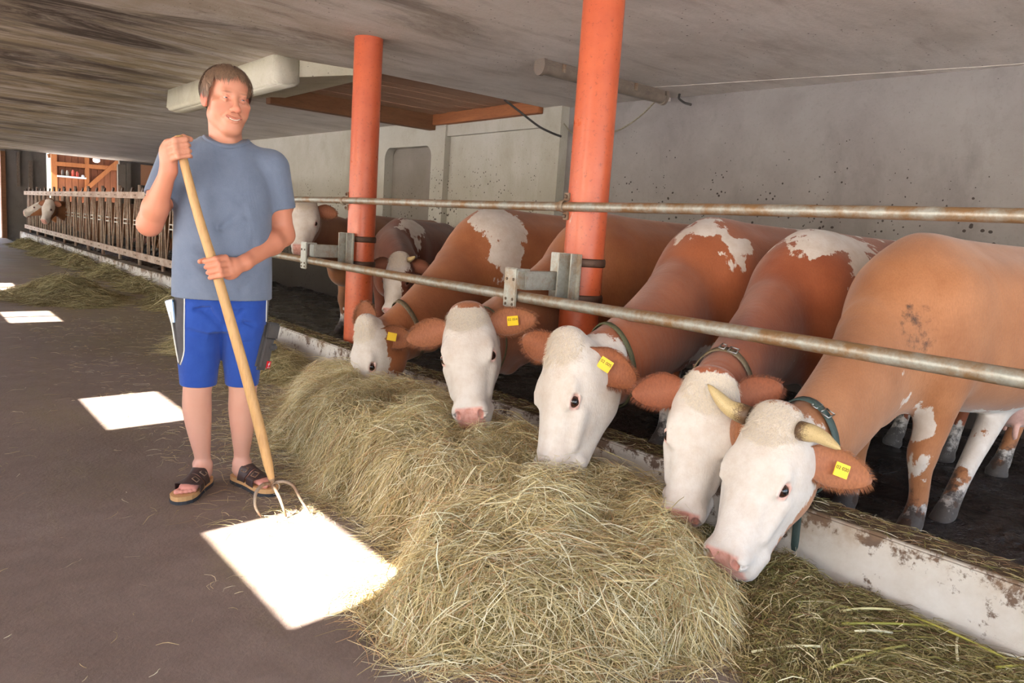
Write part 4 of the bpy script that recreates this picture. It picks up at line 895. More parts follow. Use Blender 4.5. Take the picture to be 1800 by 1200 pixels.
# ------------------------------------------------------------------ the farmer
def man_mats():
    t = NT('skin', .48, .4); p = t.pos(); a = t.noise(9, 4, .6, p); f = t.noise(220, 3, .6, p)
    t.b.inputs['Subsurface Weight'].default_value = .06; t.b.inputs['Subsurface Radius'].default_value = (.012, .005, .003); t.b.inputs['Subsurface Scale'].default_value = .6
    c = t.mix(t.ramp(a, .35, .7, 0, .14), t.attr('tone', 'Color'), lin(188, 100, 82)); t.col(c); t.bump(f, .12, .002); M['skin'] = t.m
    def cloth(name, c0, c1, wv=420, fold=7, fs=.5, attr=None):
        t = NT(name, .85, .2); t.b.inputs['Sheen Weight'].default_value = .15; p = t.pos(); a = t.noise(14, 4, .65, p); w = t.noise(wv, 2, .5, p); w2 = t.noise(90, 3, .6, t.pos((1, 1, 3)))
        c = t.mix(t.ramp(a, .3, .75), c0, c1); c = t.mix(t.ramp(w2, .35, .75, 0, .18), c, tuple(x*1.35 for x in c1[:3]) + (1,))
        if attr: c = t.mix(t.ramp(t.attr(attr), .45, .55), c, t.mix(t.ramp(a, .3, .75), lin(82, 78, 80), lin(66, 62, 64)))
        t.col(c); t.bump(t.math('ADD', t.math('MULTIPLY', t.noise(fold, 3, .5, t.pos((1, 1, .45)), .8), fs*3.2), t.math('MULTIPLY', w, .12)), .5, .012); return t.m
    M['shirt'] = cloth('shirt_jersey', lin(112, 122, 142), lin(100, 110, 130), 420, 6, .45)
    M['shorts'] = cloth('work_shorts', lin(44, 78, 160), lin(36, 66, 144), 500, 7, .6, 'panel')
    M['grey_cloth'] = cloth('grey_canvas', lin(84, 80, 80), lin(70, 66, 66), 500, 14, .5)
    M['piping'] = plain('white_piping', lin(226, 222, 214), .7, var=.04)
    t = NT('hair', .45, .4); n = t.noise(120, 3, .6, t.pos((1, 1, .3))); t.col(t.mix(t.ramp(n, .3, .75), lin(146, 116, 94), lin(98, 76, 60))); M['hair'] = t.m
    t = NT('human_eye', .08, .6); a = t.attr('iris'); c = t.mix(t.ramp(a, .80, .83), lin(214, 200, 192), lin(96, 118, 138)); c = t.mix(t.ramp(a, .94, .955), c, lin(14, 12, 14)); t.col(c); M['man_eye'] = t.m
    M['teeth'] = plain('teeth', lin(236, 226, 208), .25, var=.03); M['leather'] = plain('dark_leather', lin(66, 50, 48), .45, var=.15, vs=60, bump=.001)
    M['cork'] = plain('cork', lin(206, 160, 108), .8, var=.15, vs=90); M['rubber'] = plain('black_rubber', lin(52, 54, 60), .7, var=.1)
    M['label_red'] = plain('label_red', lin(216, 30, 44), .55, var=.03); M['paper_blue'] = plain('paper_blue', lin(92, 160, 222), .6, var=.06); M['paper_white'] = plain('paper_white', lin(226, 232, 240), .6, var=.03)
man_mats()
MO = np.array((1.09, 3.22, 0.)); MF = _unit((-.32, -.947, 0)); MS = np.array((-MF[1], MF[0], 0)); MRm = np.stack([MS, MF, np.array((0, 0, 1.))], 1)
W = lambda P: MO + np.asarray(P, float) @ MRm.T              # local (to his left, forward, up) -> world
man = empty('person', tuple(MO), 'man in a grey-blue T-shirt and blue work shorts leaning on a hay fork', 'person')
def man_part(name, V, F, mat, parent=None, smooth=True): return mesh_obj(name, W(V), F, mat, parent or man, smooth)
class ML(MB):
    def build(s, name, mat, parent=None, smooth=False, auto=None):
        s.v = [tuple(x) for x in W(np.array(s.v))]; return MB.build(s, name, mat, parent or man, smooth, auto)
HC = np.array((-.012, .0, 1.631)); _a = math.radians(20); _p = math.radians(4)
e2 = np.array((math.sin(_a)*math.cos(_p), math.cos(_a)*math.cos(_p), -math.sin(_p))); e1 = _unit(np.cross(e2, (.02, 0, 1))); e3 = np.cross(e1, e2)
HRm = np.stack([e1, e2, e3], 1); HK = np.array((1.09, 1.03, 1.0)); fc = lambda x, y, z: HC + HRm @ (np.array((x, y, z), float)*HK)

# handle of the fork first: the hands close on it
HP = np.array([(-.179, .197, 1.455), (-.161, .205, 1.359), (-.105, .225, 1.151), (-.035, .245, .934), (.068, .28, .577), (.135, .303, .32), (.178, .322, .135)])
def hpt(z): return np.array([np.interp(-z, -HP[:, 2], HP[:, i]) for i in range(3)])

s = Sdf(); RH = HRm
# skull, face
s.ell(fc(0, -.014, .034), (.074, .092, .082), RH, k=.02); s.ell(fc(0, .022, -.04), (.063, .062, .084), RH, k=.035)
s.ell(fc(0, .045, .055), (.058, .040, .045), RH, k=.03)
for x in (1, -1):
    s.cone(fc(.048*x, .0, -.065), fc(.018*x, .058, -.112), .021, .019, k=.03); s.ell(fc(.044*x, .042, -.040), (.024, .022, .030), RH, k=.03)
    s.ell(fc(.046*x, .052, -.018), (.024, .019, .014), RH, k=.02); s.ell(fc(.032*x, .066, -.013), (.016, .012, .009), RH, k=.014)
s.ell(fc(0, .066, -.112), (.027, .019, .018), RH, k=.022); s.cone(fc(0, .015, -.112), fc(0, .050, -.116), .034, .022, k=.03)
s.cone(fc(-.034, .076, .024), fc(.034, .076, .024), .011, .011, k=.02)
for x in (1, -1):
    s.ell(fc(.031*x, .094, .004), (.019, .014, .0075), RH, k=.010, sub=True)
    s.cone(fc(.018*x, .081, .0075), fc(.032*x, .0838, .0108), .0034, .0038, k=.004); s.cone(fc(.032*x, .0838, .0108), fc(.043*x, .0705, .004), .0038, .0028, k=.004)
    s.cone(fc(.019*x, .0800, -.0008), fc(.032*x, .0822, -.0046), .0030, .0034, k=.008); s.cone(fc(.032*x, .0822, -.0046), fc(.044*x, .071, -.001), .0034, .0028, k=.008)
s.cone(fc(0, .084, .014), fc(0, .106, -.030), .0085, .012, k=.016); s.ell(fc(0, .108, -.037), (.0155, .014, .0125), RH, k=.010)
for x in (1, -1):
    s.ell(fc(.0145*x, .097, -.041), (.0085, .012, .0085), RH, k=.007); s.ell(fc(.007*x, .103, -.0505), (.004, .006, .004), RH, k=.003, sub=True)
s.ell(fc(0, .0755, -.075), (.034, .017, .022), RH, k=.02)
def yface(x, z):
    ys = np.linspace(.13, .03, 201); D = s.ev(np.array([fc(x, y, z) for y in ys])); return ys[np.argmax(D < 0)]
XM = np.array((-.026, -.019, -.009, 0, .009, .019, .026))
up_ = [(x, yface(x, z) + o_, z) for x, z, o_ in zip(XM, (-.0660, -.0690, -.0718, -.0730, -.0718, -.0690, -.0660), (-.003, -.001, .0005, .001, .0005, -.001, -.003))]
lo_ = [(x, yface(x, z) + o_, z) for x, z, o_ in zip(XM, (-.0675, -.0760, -.0825, -.0845, -.0825, -.0760, -.0675), (-.003, -.0015, .0, .0005, .0, -.0015, -.003))]
for L_, r_ in ((up_, .0034), (lo_, .0044)):
    for a, b in zip(L_[:-1], L_[1:]): s.cone(fc(*a), fc(*b), r_, r_, k=.006)
sl = [(x, yface(x, z) + .0002, z) for x, z in zip(XM, (-.0665, -.0725, -.0770, -.0785, -.0770, -.0725, -.0665))]
for a, b in zip(sl[:-1], sl[1:]): s.cone(fc(*a), fc(*b), .0022, .0022, k=.002, sub=True)
for x in (1, -1): s.cone(fc(.024*x, .088, -.044), fc(.038*x, .073, -.066), .0022, .0016, k=.012, sub=True)
for x in (1, -1):
    ax_ = np.stack([_unit(e1 + e2*.35*x), _unit(e2 - e1*.35*x), e3], 1)
    s.ell(fc(.080*x, -.010, -.004), (.009, .020, .033), ax_, k=.010); s.ell(fc(.090*x, -.002, .002), (.008, .012, .021), ax_, k=.004, sub=True); s.ell(fc(.078*x, -.004, -.030), (.008, .009, .010), RH, k=.008)
s.cone(fc(0, -.028, -.06), (-.012, -.035, 1.45), .060, .066, k=.03); s.cone(fc(0, -.012, -.10), (-.012, .008, 1.45), .040, .048, k=.02)
# trunk, arms, hands
s.loft((-.014, 0, 0), np.stack([(0, 0, 1.), (0, 1., 0), (1., 0, 0)], 1), [(.78, 0, .09, .13), (.95, .01, .12, .165), (1.1, .012, .125, .17), (1.25, .0, .115, .17), (1.36, -.01, .095, .165), (1.42, -.02, .07, .12), (1.46, -.03, .05, .06)], k=.015)
SR, ER, WR_ = np.array((-.195, -.01, 1.375)), np.array((-.288, .085, 1.118)), np.array((-.214, .186, 1.325))
SL, EL, WL_ = np.array((.168, -.012, 1.378)), np.array((.222, -.02, 1.105)), np.array((.064, .19, .992))
for S_, E_, K_ in ((SR, ER, WR_), (SL, EL, WL_)):
    s.cone(S_, S_*.5 + E_*.5, .054, .052, k=.03); s.cone(S_*.5 + E_*.5, E_, .052, .043, k=.03)
    m_ = E_*.68 + K_*.32; s.cone(E_, m_, .043, .0475, k=.025); s.cone(m_, K_, .0475, .0285, k=.02, sq=_unit(np.cross(K_ - E_, (0, 1, .3))), f=.95)
def hand(palm, pr, wrist, zs, ang, rad, side, thumb):
    global s
    hd = _unit(HP[-1] - HP[0]); a1 = np.array((1., 0, 0)); a1 = _unit(a1 - hd*(a1 @ hd)); a2 = np.cross(hd, a1); a2 = a2 if a2[1] > 0 else -a2
    s.cone(wrist, palm, .029, .032, k=.02); s.ell(palm, pr, k=.02)
    tips = []
    for i, z in enumerate(zs):
        c = hpt(z); ln = (1.0, 1.06, 1.0, .88)[i]
        P = [c + (a1*math.cos(math.radians(t)) + a2*math.sin(math.radians(t)))*r for t, r in zip(ang[i], rad)]
        s.cone(palm*.6 + P[0]*.4, P[0], .012, .0118*ln, k=.012)
        for j in range(3): s.cone(P[j], P[j+1], (.0115, .0106, .0098)[j]*ln, (.0106, .0098, .0086)[j]*ln, k=.0035)
        s.ell(P[1], (.0122*ln,)*3, k=.004); tips.append(P[3])
    T_ = [np.array(t) for t in thumb]; s.cone(palm*.5 + T_[0]*.5, T_[0], .017, .0155, k=.015); s.cone(T_[0], T_[1], .0155, .0125, k=.006); s.cone(T_[1], T_[2], .0125, .0098, k=.005)
A_r = [(172, 112, 48, 0), (174, 114, 50, 2), (176, 114, 48, 0), (178, 112, 44, -4)]
hand(np.array((-.214, .185, 1.392)), (.026, .032, .052), WR_, (1.436, 1.4155, 1.395, 1.3755), A_r, (.046, .039, .034, .029), -1, [(-.196, .168, 1.432), (-.164, .176, 1.452), (-.138, .196, 1.447)])
A_l = [(12, 70, 132, 182), (10, 68, 130, 180), (8, 68, 130, 180), (6, 70, 134, 184)]
hand(np.array((.008, .222, .968)), (.040, .026, .044), WL_, (.998, .9775, .957, .9375), A_l, (.050, .041, .035, .030), 1, [(-.02, .206, 1.004), (-.062, .207, 1.000), (-.100, .222, .990)])
# legs and feet
FEET = [(np.array((-.074, -.075)), np.array((-.162, .150)), -1), (np.array((.048, -.090)), np.array((.188, .108)), 1)]
LEGS = [[(-.108, .0, .72), (-.108, .012, .50), (-.112, .010, .445), (-.113, -.012, .36), (-.100, -.028, .22), (-.090, -.042, .13), (-.086, -.040, .07)],
        [(.07, .0, .72), (.068, .010, .50), (.068, .008, .445), (.069, -.014, .36), (.070, -.034, .22), (.070, -.052, .13), (.066, -.050, .07)]]
for (hl, to, sd), LG in zip(FEET, LEGS):
    s.path(LG, [.072, .062, .057, .0585, .044, .033, .034], k=.03)
    d = np.append(_unit(to - hl), 0); n = np.array((-d[1], d[0], 0)); P = lambda a, b, z: np.append(hl, 0) + d*a*.255 + n*b + np.array((0, 0, z)); FR = np.stack([d, n, (0, 0, 1.)], 1)
    s.ell(P(.09, 0, .060), (.034, .028, .028), FR, k=.02); s.cone(P(.24, 0, .078), P(.60, 0, .052), .031, .022, k=.03); s.ell(P(.66, 0, .047), (.050, .040, .016), FR, k=.02); s.cone(P(.2, .0, .052), P(.6, 0, .046), .025, .022, k=.02)
    for j, (b, l, r) in enumerate(((.025, .97, .0115), (.006, .965, .0085), (-.0095, .93, .008), (-.023, .89, .0075), (-.035, .84, .007))):
        s.cone(P(.68, b*.9, .044), P(l - .05, b, .039), r*.9, r*.85, k=.004); s.ell(P(l - .05, b, .041), (r*1.3, r*1.08, r*1.0), FR, k=.003)
    for q in (1, -1): s.ell(np.array(LG[5]) + n*q*.028 + np.array((0, 0, -.03)), (.013, .012, .014), k=.02)
V, F = s.mesh(.0042)
pal = np.array((0, .2, 0)); hc = HC + e2*.04
V, F = refine(V, F, lambda P: np.linalg.norm(P - fc(0, .06, -.03), axis=1) < .105, s)
V, F = refine(V, F, lambda P: np.min([np.linalg.norm(P - fc(*c_), axis=1) - r_ for c_, r_ in (((.031, .08, .003), .022), ((-.031, .08, .003), .022), ((0, .085, -.075), .034))], axis=0) < 0, s)
q = (V - HC) @ HRm/HK; tone = np.tile(np.array(lin(198, 137, 111)[:3]), (len(V), 1))
def paint(w_, c, a=1.0):
    global tone
    w_ = np.clip(w_, 0, 1)[:, None]*a; tone = tone*(1 - w_) + np.array(lin(*c)[:3])*w_
def blob(c, r, soft=.4): return (1 - np.linalg.norm((q - np.array(c))/np.array(r), axis=1))/soft
paint((V[:, 2] < .6)*1.0, (206, 156, 136)); paint(((V[:, 2] < 1.35) & (V[:, 2] > .85))*1.0, (204, 130, 102), .6)
for x in (1, -1):
    paint(blob((.048*x, .05, -.035), (.034, .04, .03), .8), (200, 104, 84), .5); paint(blob((.085*x, -.005, -.005), (.02, .04, .05), .5), (220, 110, 92), .6)
    paint(blob((.032*x, .085, .026), (.022, .03, .0055), .6), (128, 86, 62), .7); paint(blob((.031*x, .08, .003), (.02, .03, .012), .5), (206, 128, 106), .4)
paint(blob((0, .11, -.038), (.022, .03, .018), .8), (224, 128, 104), .6)
for L_ in (up_, lo_):
    dl = np.min([np.linalg.norm(q - (np.array(a)*(1 - t) + np.array(b)*t), axis=1) for a, b in zip(L_[:-1], L_[1:]) for t in (0, .25, .5, .75)], axis=0); paint((.0062 - dl)/.003, (204, 104, 98), .6)
dl = np.min([np.linalg.norm(q - (np.array(a)*(1 - t) + np.array(b)*t), axis=1) for a, b in zip(sl[:-1], sl[1:]) for t in (0, .25, .5, .75)], axis=0); paint((.0042 - dl)/.002, (150, 72, 66), .7)
for (hl, to, sd) in FEET: paint((np.linalg.norm(V[:, :2] - to, axis=1) < .075)*(V[:, 2] < .09)*1.0, (224, 150, 138), .7)
dk = np.linalg.norm((V - ER)/np.array((.05, .06, .05)), axis=1); paint((1 - dk)/.6, (224, 124, 102), .6)
body = man_part('body', V, F, M['skin']); set_attr(body, 'tone', tone)
# eyes, teeth
for x in (1, -1):
    m = MB(); m.sphere((0, 0, 0), (.0116,)*3, n=24, m=16); vv = np.array(m.v); m.v = [tuple(p) for p in vv + fc(.031*x, .0716, .0036)]
    o = man_part('eye', m.v, m.f, M['man_eye']); set_attr(o, 'iris', (vv/.0116) @ _unit(e2 + e1*.12 - e3*.06))
m = ML(); P = [fc(x, y - .0018, z) for x, y, z in sl[1:-1]]; m.tube(P, .0019, n=8); m.build('teeth', M['teeth'], smooth=True)
# hair: a close cap and combed strands
sk = lambda P: np.minimum(np.linalg.norm(((P - fc(0, -.014, .036)) @ HRm/HK)/np.array((.0865, .106, .099)), axis=1) - 1, 9)*.09
def hairline(qq):
    ph = np.abs(np.degrees(np.arctan2(qq[:, 0], qq[:, 1] + .01))); return np.interp(ph, [0, 35, 52, 66, 82, 100, 125, 180], [.097, .096, .088, .050, .018, .016, -.045, -.062])
def hair_fn(P):
    qq = (P - HC) @ HRm/HK; bump_ = .0035*np.sin(qq[:, 0]*190 + qq[:, 1]*60) + .002*np.sin(qq[:, 0]*420 - qq[:, 2]*150)
    return np.maximum(sk(P) + bump_*.6, (hairline(qq) - qq[:, 2])*.8)
hs_ = Sdf(); hs_.fn(hair_fn, fc(0, -.014, .036), .12); HV, HF = hs_.mesh(.004, lo=HC - .14, hi=HC + .16)
hair = man_part('hair', HV, HF, M['hair'])
r_ = np.random.default_rng(3); VV = []; FF = []
def lock(p0, dirs, ln, wd):
    b = len(VV); P = [np.array(p0, float)]
    for d_ in dirs: P.append(P[-1] + np.array(d_)*ln/len(dirs))
    for i, p in enumerate(P):
        nn = p - np.array((0, -.01, .03)); sdv = _unit(np.cross(P[min(i+1, len(P)-1)] - P[max(i-1, 0)], nn)); w_ = wd*(1 - .75*(i/(len(P) - 1))**2)
        VV.extend([p - sdv*w_, p + sdv*w_])
    for i in range(len(P) - 1): FF.append([b + 2*i, b + 2*i + 1, b + 2*i + 3, b + 2*i + 2])
def on_skull(az, el, k=1.0):
    return np.array((.0875*math.sin(az)*math.cos(el), .106*math.cos(az)*math.cos(el) - .014, .100*math.sin(el) + .036))*1.0
for c_ in range(5200):
    az = r_.uniform(-math.pi, math.pi); el = math.asin(r_.uniform(-.6, 1)); p = on_skull(az, el)
    if p[2] < hairline(p[None])[0] - .002: continue
    part = .012; nrm = _unit((p - np.array((0, -.014, .036)))/np.array((.0845, .103, .094))**2)
    if p[1] > -.02 and p[2] > .05: fl = np.array(((p[0] - part)*9 + r_.normal()*.25, 1.0, -.4))
    else: fl = np.array((r_.normal()*.2, -.1 + r_.normal()*.25, -1.0))
    fl = _unit(fl - nrm*(fl @ nrm)); lock(p + nrm*r_.uniform(.0, .005), [fl + nrm*.12, fl - nrm*.15, fl - nrm*.45], r_.uniform(.02, .045), r_.uniform(.0006, .0013))
CL = [(-.058, .030), (-.046, .036), (-.033, .042), (-.020, .046), (-.008, .036), (.017, .040), (.028, .044), (.040, .040), (.052, .034), (.062, .026)]
for c_ in range(640):     # fringe: combed wisps over the forehead, parted a little off centre
    x0, l0 = CL[r_.integers(len(CL))]; x = x0 + r_.normal()*.0055
    az = math.asin(np.clip(x/.072, -1, 1)); el = r_.uniform(.66, .86); p = on_skull(az, el); s_ = np.sign(x0 - .006); cv = (x0 - x)*14
    lock(p + _unit(p)*.004, [(s_*.10 + cv, .62, -.50), (s_*.22 + cv, .26, -.9), (s_*.16 + cv, -.02, -1.0), (s_*.02 + cv, -.08, -1.0)], l0*r_.uniform(1.05, 1.5), r_.uniform(.0006, .0012))
for c_ in range(260):     # sideburns / over the ears
    x = r_.choice([-1, 1]); p = np.array((x*r_.uniform(.078, .086), r_.uniform(-.02, .038), r_.uniform(.01, .05))); lock(p, [(x*.05, .1, -1), (x*-.02, .15, -1), (x*-.1, .2, -1)], r_.uniform(.014, .028), .0010)
hv = (np.array(VV)*HK) @ HRm.T + HC
o = mesh_obj('hair_strands', W(hv), FF, M['hair'], hair); tag(o, kind='stuff')
# T-shirt
t = Sdf(); TR = np.stack([(0, 0, 1.), (0, 1., 0), (1., 0, 0)], 1)
tab = [(.835, .012, .146, .196), (.95, .020, .154, .194), (1.06, .022, .156, .190), (1.17, .016, .150, .188), (1.28, .004, .134, .188), (1.35, -.006, .118, .176), (1.41, -.012, .102, .140), (1.45, -.014, .090, .104), (1.485, -.018, .078, .086), (1.52, -.02, .07, .08)]
t.loft((-.018, 0, 0), TR, tab, p=2.35, k=.03)
def sleeve(S_, E_, ro, rz):
    d_ = _unit(E_ - S_); L_ = .172; e_ = S_ + d_*(L_ + .05)
    def fn(P):
        u_ = (P - S_) @ d_; tt = np.clip(u_, 0, L_ + .05); q_ = P - (S_ + tt[:, None]*d_); rad = np.linalg.norm(q_, axis=1)
        out = np.maximum(rad - (ro + (rz - ro)*tt/L_), u_ - L_); inn = np.maximum(rad - (rz - .012), .150 - u_)
        return np.maximum(out, -inn)
    t.fn(fn, S_ + d_*.09, .18, k=.03)
for S_, E_, ro, rz in ((SR, ER, .074, .067), (SL, EL, .072, .068)):
    sleeve(S_, E_, ro, rz); t.cone((-.012, -.020, 1.440), S_ + np.array((-.02*np.sign(S_[0]), 0, .010)), .056, .058, k=.04)
rr = np.random.default_rng(5)
for i in range(7): 
    z_ = .88 + .06*i; x_ = rr.uniform(-.12, .1); t.cone((x_, .166, z_), (x_ + rr.uniform(-.09, .09), .172, z_ + rr.uniform(.03, .10)), .004, .002, k=.03, sub=True)
tin = [(a - (.02 if i == 0 else 0), b, c - .012, d - .012) for i, (a, b, c, d) in enumerate(tab[:6])]; tin[0] = (.78, .012, .134, .184)
t.loft((-.018, 0, 0), TR, [(.78, .012, .136, .186), (.835, .012, .136, .186), (.87, .014, .12, .17)], p=2.35, k=.004, sub=True)
t.fn(lambda P: 1.482 - .40*np.maximum(P[:, 1] + .01, 0) - .10*np.maximum(-P[:, 1], 0)*0 - P[:, 2], (-.012, 0, 1.50), .16, k=.004, sub=True)
TV, TF = t.mesh(.0055)
TV, TF = TV, TF
o = man_part('t_shirt', TV, TF, M['shirt'])
m = ML(); a = np.linspace(0, 2*math.pi, 49)
cp = []
for an in a:
    p = np.array((-.012 + .084*math.cos(an), -.012 + .092*math.sin(an), 1.48))
    cp.append(p)
for k_, w_ in enumerate(cp): 
    dr = np.array((math.cos(a[k_]), math.sin(a[k_]), 0)); zz = np.linspace(1.56, 1.38, 120); PP = np.stack([np.full(120, w_[0]), np.full(120, w_[1]), zz], 1); D = t.ev(PP); ix = np.argmax(D < 0) if (D < 0).any() else 40; cp[k_][2] = zz[ix]
zc = np.array([p[2] for p in cp]); 
for _ in range(4): zc = (np.roll(zc[:-1], 1) + np.roll(zc[:-1], -1) + 2*zc[:-1])/4; zc = np.append(zc, zc[0])
cp = [np.array((p[0], p[1], z_)) for p, z_ in zip(cp, zc)]
m.tube(cp, .0085, n=10, cap=False); m.build('collar', M['shirt'], o, smooth=True)
# shorts
h_ = Sdf()
h_.loft((-.017, 0, 0), TR, [(.70, .0, .118, .170), (.78, .0, .126, .182), (.86, .004, .130, .186), (.92, .006, .128, .18)], p=2.3, k=.03)
LT = [(-.108, [(.462, .0, .086, .073), (.52, .002, .090, .078), (.62, .0, .102, .088), (.74, .0, .116, .094), (.80, 0, .11, .08)]), (.064, [(.462, .0, .086, .068), (.52, .002, .090, .074), (.62, .0, .102, .084), (.74, .0, .116, .092), (.80, 0, .11, .08)])]
for cx, tb in LT: h_.loft((cx, 0, 0), TR, tb, p=2.2, k=.02)
for cx, tb in LT: h_.loft((cx, 0, 0), TR, [(a_, b_, c_ - .011, d_ - .011) for a_, b_, c_, d_ in [(.40,) + tb[0][1:]] + tb[:2]], p=2.2, k=.003, sub=True)
for i in range(9):
    cx = (-.108, .064)[i % 2]; z_ = .52 + .045*i; x_ = cx + rr.uniform(-.05, .05); h_.cone((x_ - .03, .108, z_), (x_ + rr.uniform(.02, .06), .112, z_ + rr.uniform(-.03, .03)), .003, .002, k=.02, sub=True)
for x in (-.07, -.05, .02, .045): h_.cone((-.016, .125, .72), (x*1.3, .118, .79), .003, .002, k=.022, sub=True)
SV, SF = h_.mesh(.006)
sh = man_part('shorts', SV, SF, M['shorts'])
bR = np.interp(SV[:, 2], [.46, .555, .60, .86], [-9, -.176, -.160, -.162]); bL = np.interp(SV[:, 2], [.46, .60, .86], [.16, .158, .156])
pan = np.where((SV[:, 0] < bR) & (SV[:, 2] > .55), 1.0, 0); pan = np.where((SV[:, 0] > bL) & (SV[:, 2] > .55), 1.0, pan); set_attr(sh, 'panel', pan)
def on_shorts(pts, lift=.002):
    out = []
    for s_, z_, f0 in pts:
        ff = np.linspace(.20, -.12, 220); D = h_.ev(np.stack([np.full(220, s_), ff, np.full(220, z_)], 1)); ix = np.argmax(D < 0) if (D < 0).any() else None
        out.append((s_, (ff[ix] if ix is not None else f0) + lift, z_))
    return out
for pts in ([(-.160, z, .07) for z in np.linspace(.86, .62, 14)] + [(-.163, .60, .06), (-.169, .575, .05), (-.175, .556, .03)], [(.155, z, .06) for z in np.linspace(.86, .74, 8)]):
    m = ML(); m.tube(on_shorts(pts), .0026, n=6); m.build('piping', M['piping'], sh, smooth=True)
# side pocket on his right with a folded leaflet, tool pouch on his left
m = ML(); m.prism([(-.214, .03, .765), (-.205, .055, .76), (-.180, .045, .56), (-.186, .02, .555)], (-.006, -.11, 0)); pk = m.build('side_pocket', M['grey_cloth'], sh)
m = ML(); m.tube([(-.214, .05, .772), (-.208, .055, .72), (-.196, .054, .64), (-.184, .045, .565), (-.176, .04, .553)], .003, n=6); m.build('piping', M['piping'], sh, smooth=True)
leaf = empty('leaflet', tuple(W((-.215, .02, .76))), 'folded blue and white leaflet sticking out of the side pocket of his shorts', 'leaflet')
for k_, (ds, mt) in enumerate(((0, 'paper_white'), (.005, 'paper_blue'), (.010, 'paper_white'))):
    m = ML(); m.prism([(-.236 + ds*1.6, .045, .812 - ds), (-.208 + ds*.5, .062, .822 - ds), (-.199 + ds*.4, .060, .73), (-.213 + ds, .045, .725)], (.002, -.05, 0)); m.build('sheet', M[mt], leaf)
P0 = np.array((.166, .035, .735)); dn = _unit((-.036, .02, -.19)); ax = _unit((.62, -.78, 0)); ax = _unit(ax - dn*(ax @ dn)); no = np.cross(ax, dn); no = no if no[1] > 0 else -no
pr = np.stack([ax, dn, no], 1)
m = ML(); m.box((-.032, .0, -.022), (.048, .205, .022), R=pr, c=P0, bev=.014); pouch = m.build('tool_pouch', M['grey_cloth'], sh, auto=60)
m = ML(); m.box((-.030, -.004, .012), (.052, .07, .030), R=pr, c=P0, bev=.008); m.build('flap', M['grey_cloth'], pouch, auto=60)
m = ML(); m.box((.010, .085, .014), (.058, .115, .034), R=pr, c=P0, bev=.008); m.build('flap', M['grey_cloth'], pouch, auto=60)
m = ML(); m.box((.016, .162, .0205), (.044, .194, .0245), R=pr, c=P0, bev=.001); lb = m.build('label', M['label_red'], pouch)
m = ML(); 
def lp(x, y): return P0 + pr @ np.array((.030 + x, .178 + y, .0252))
m.sphere(lp(-.001, -.003), (.0038,)*3, n=10, m=6); m.tube([lp(.001, -.005), lp(.004, -.009), lp(.002, -.012)], .0012, n=6); m.tube([lp(-.001, 0), lp(-.001, .006)], .001, n=6); m.box((-.009, .010, 0), (.009, .0125, .0006), R=pr, c=lp(0, 0))
tag(m.build('emblem', M['paper_white'], pouch), label='white running-bird emblem on the red label')
# sandals
for (hl, to, sd) in FEET:
    d = np.append(_unit(to - hl), 0); n = np.array((-d[1], d[0], 0)); P = lambda a, b, z: np.append(hl, 0) + d*a*.265 + n*b + np.array((0, 0, z))
    us = np.array([-.06, -.04, 0, .08, .2, .35, .5, .65, .78, .9, .98, 1.02, 1.04]); wi = np.array([.008, .022, .030, .036, .037, .036, .040, .047, .050, .046, .032, .018, .005]); ct = np.interp(us, [0, .5, 1], [0, .002, .006])*1
    def sole(z0, z1, g, nm, mt, par):
        m = ML(); ring = [(u_, c_ + w_*g) for u_, c_, w_ in zip(us, ct, wi)] + [(u_, c_ - w_*g) for u_, c_, w_ in zip(us[::-1], ct[::-1], wi[::-1])]; m.prism([P(u_, b_, z0) for u_, b_ in ring], (0, 0, z1 - z0)); return m.build(nm, M[mt], par)
    so = sole(.0, .014, 1.06, 'sandal', 'rubber', man); sole(.014, .033, 1.0, 'footbed', 'cork', so)
    for u0, ww, lean in ((.60, .058, .03), (.34, .050, .06)):
        m = ML(); VV2 = []; aa = np.linspace(-.25, math.pi + .25, 31); mid = []
        for du in (-.5, 0, .5):
            row = []
            for an in aa:
                uu = u0 + du*ww/.265 + lean*math.sin(max(an, 0))*1.0; c0 = P(uu, 0, .040); dr = n*math.cos(an) + np.array((0, 0, 1.))*math.sin(an); ts = np.linspace(.005, .12, 116); D = s.ev(c0 + ts[:, None]*dr)
                r1 = min(ts[np.argmax(D > 0)] + .002, .058 if u0 < .5 else .05); lim = (np.interp(uu, us, wi)*1.04)/max(abs(math.cos(an)), .2); r1 = max(r1, min(lim, .045 if math.sin(an) > .5 else lim)) if math.sin(an) < .35 else r1
                row.append((r1, c0, dr))
            rs = np.array([x[0] for x in row]); 
            for _ in range(3): rs[1:-1] = np.maximum(rs[1:-1], (rs[:-2] + rs[2:])/2)
            mid.append([(r_1, c0, dr) for r_1, (_q, c0, dr) in zip(rs, row)])
        nA = len(aa)
        for i in range(nA):
            for k2 in (0, 1, 2): VV2.append(mid[k2][i][1] + mid[k2][i][2]*mid[k2][i][0])
            for k2 in (2, 1, 0): VV2.append(mid[k2][i][1] + mid[k2][i][2]*(mid[k2][i][0] + .0035))
        FF2 = [[j*6 + k2, j*6 + (k2+1) % 6, (j+1)*6 + (k2+1) % 6, (j+1)*6 + k2] for j in range(nA - 1) for k2 in range(6)]; m.add(VV2, FF2); m.build('strap', M['leather'], so, smooth=False, auto=50)
        i = int(nA*(.66 if sd < 0 else .34)); r1, c0, dr = mid[1][i]; c = c0 + dr*(r1 + .006); tg = _unit(np.cross(d, dr)); Q = [c + d*x*.015 + tg*y*.012 for x, y in ((-1, -1), (1, -1), (1, 1), (-1, 1), (-1, -1))]
        m = ML()
        for a_, b_ in zip(Q[:-1], Q[1:]): m.tube([a_, b_], .0024, n=6)
        m.build('buckle', M['rusty'], so, smooth=True)
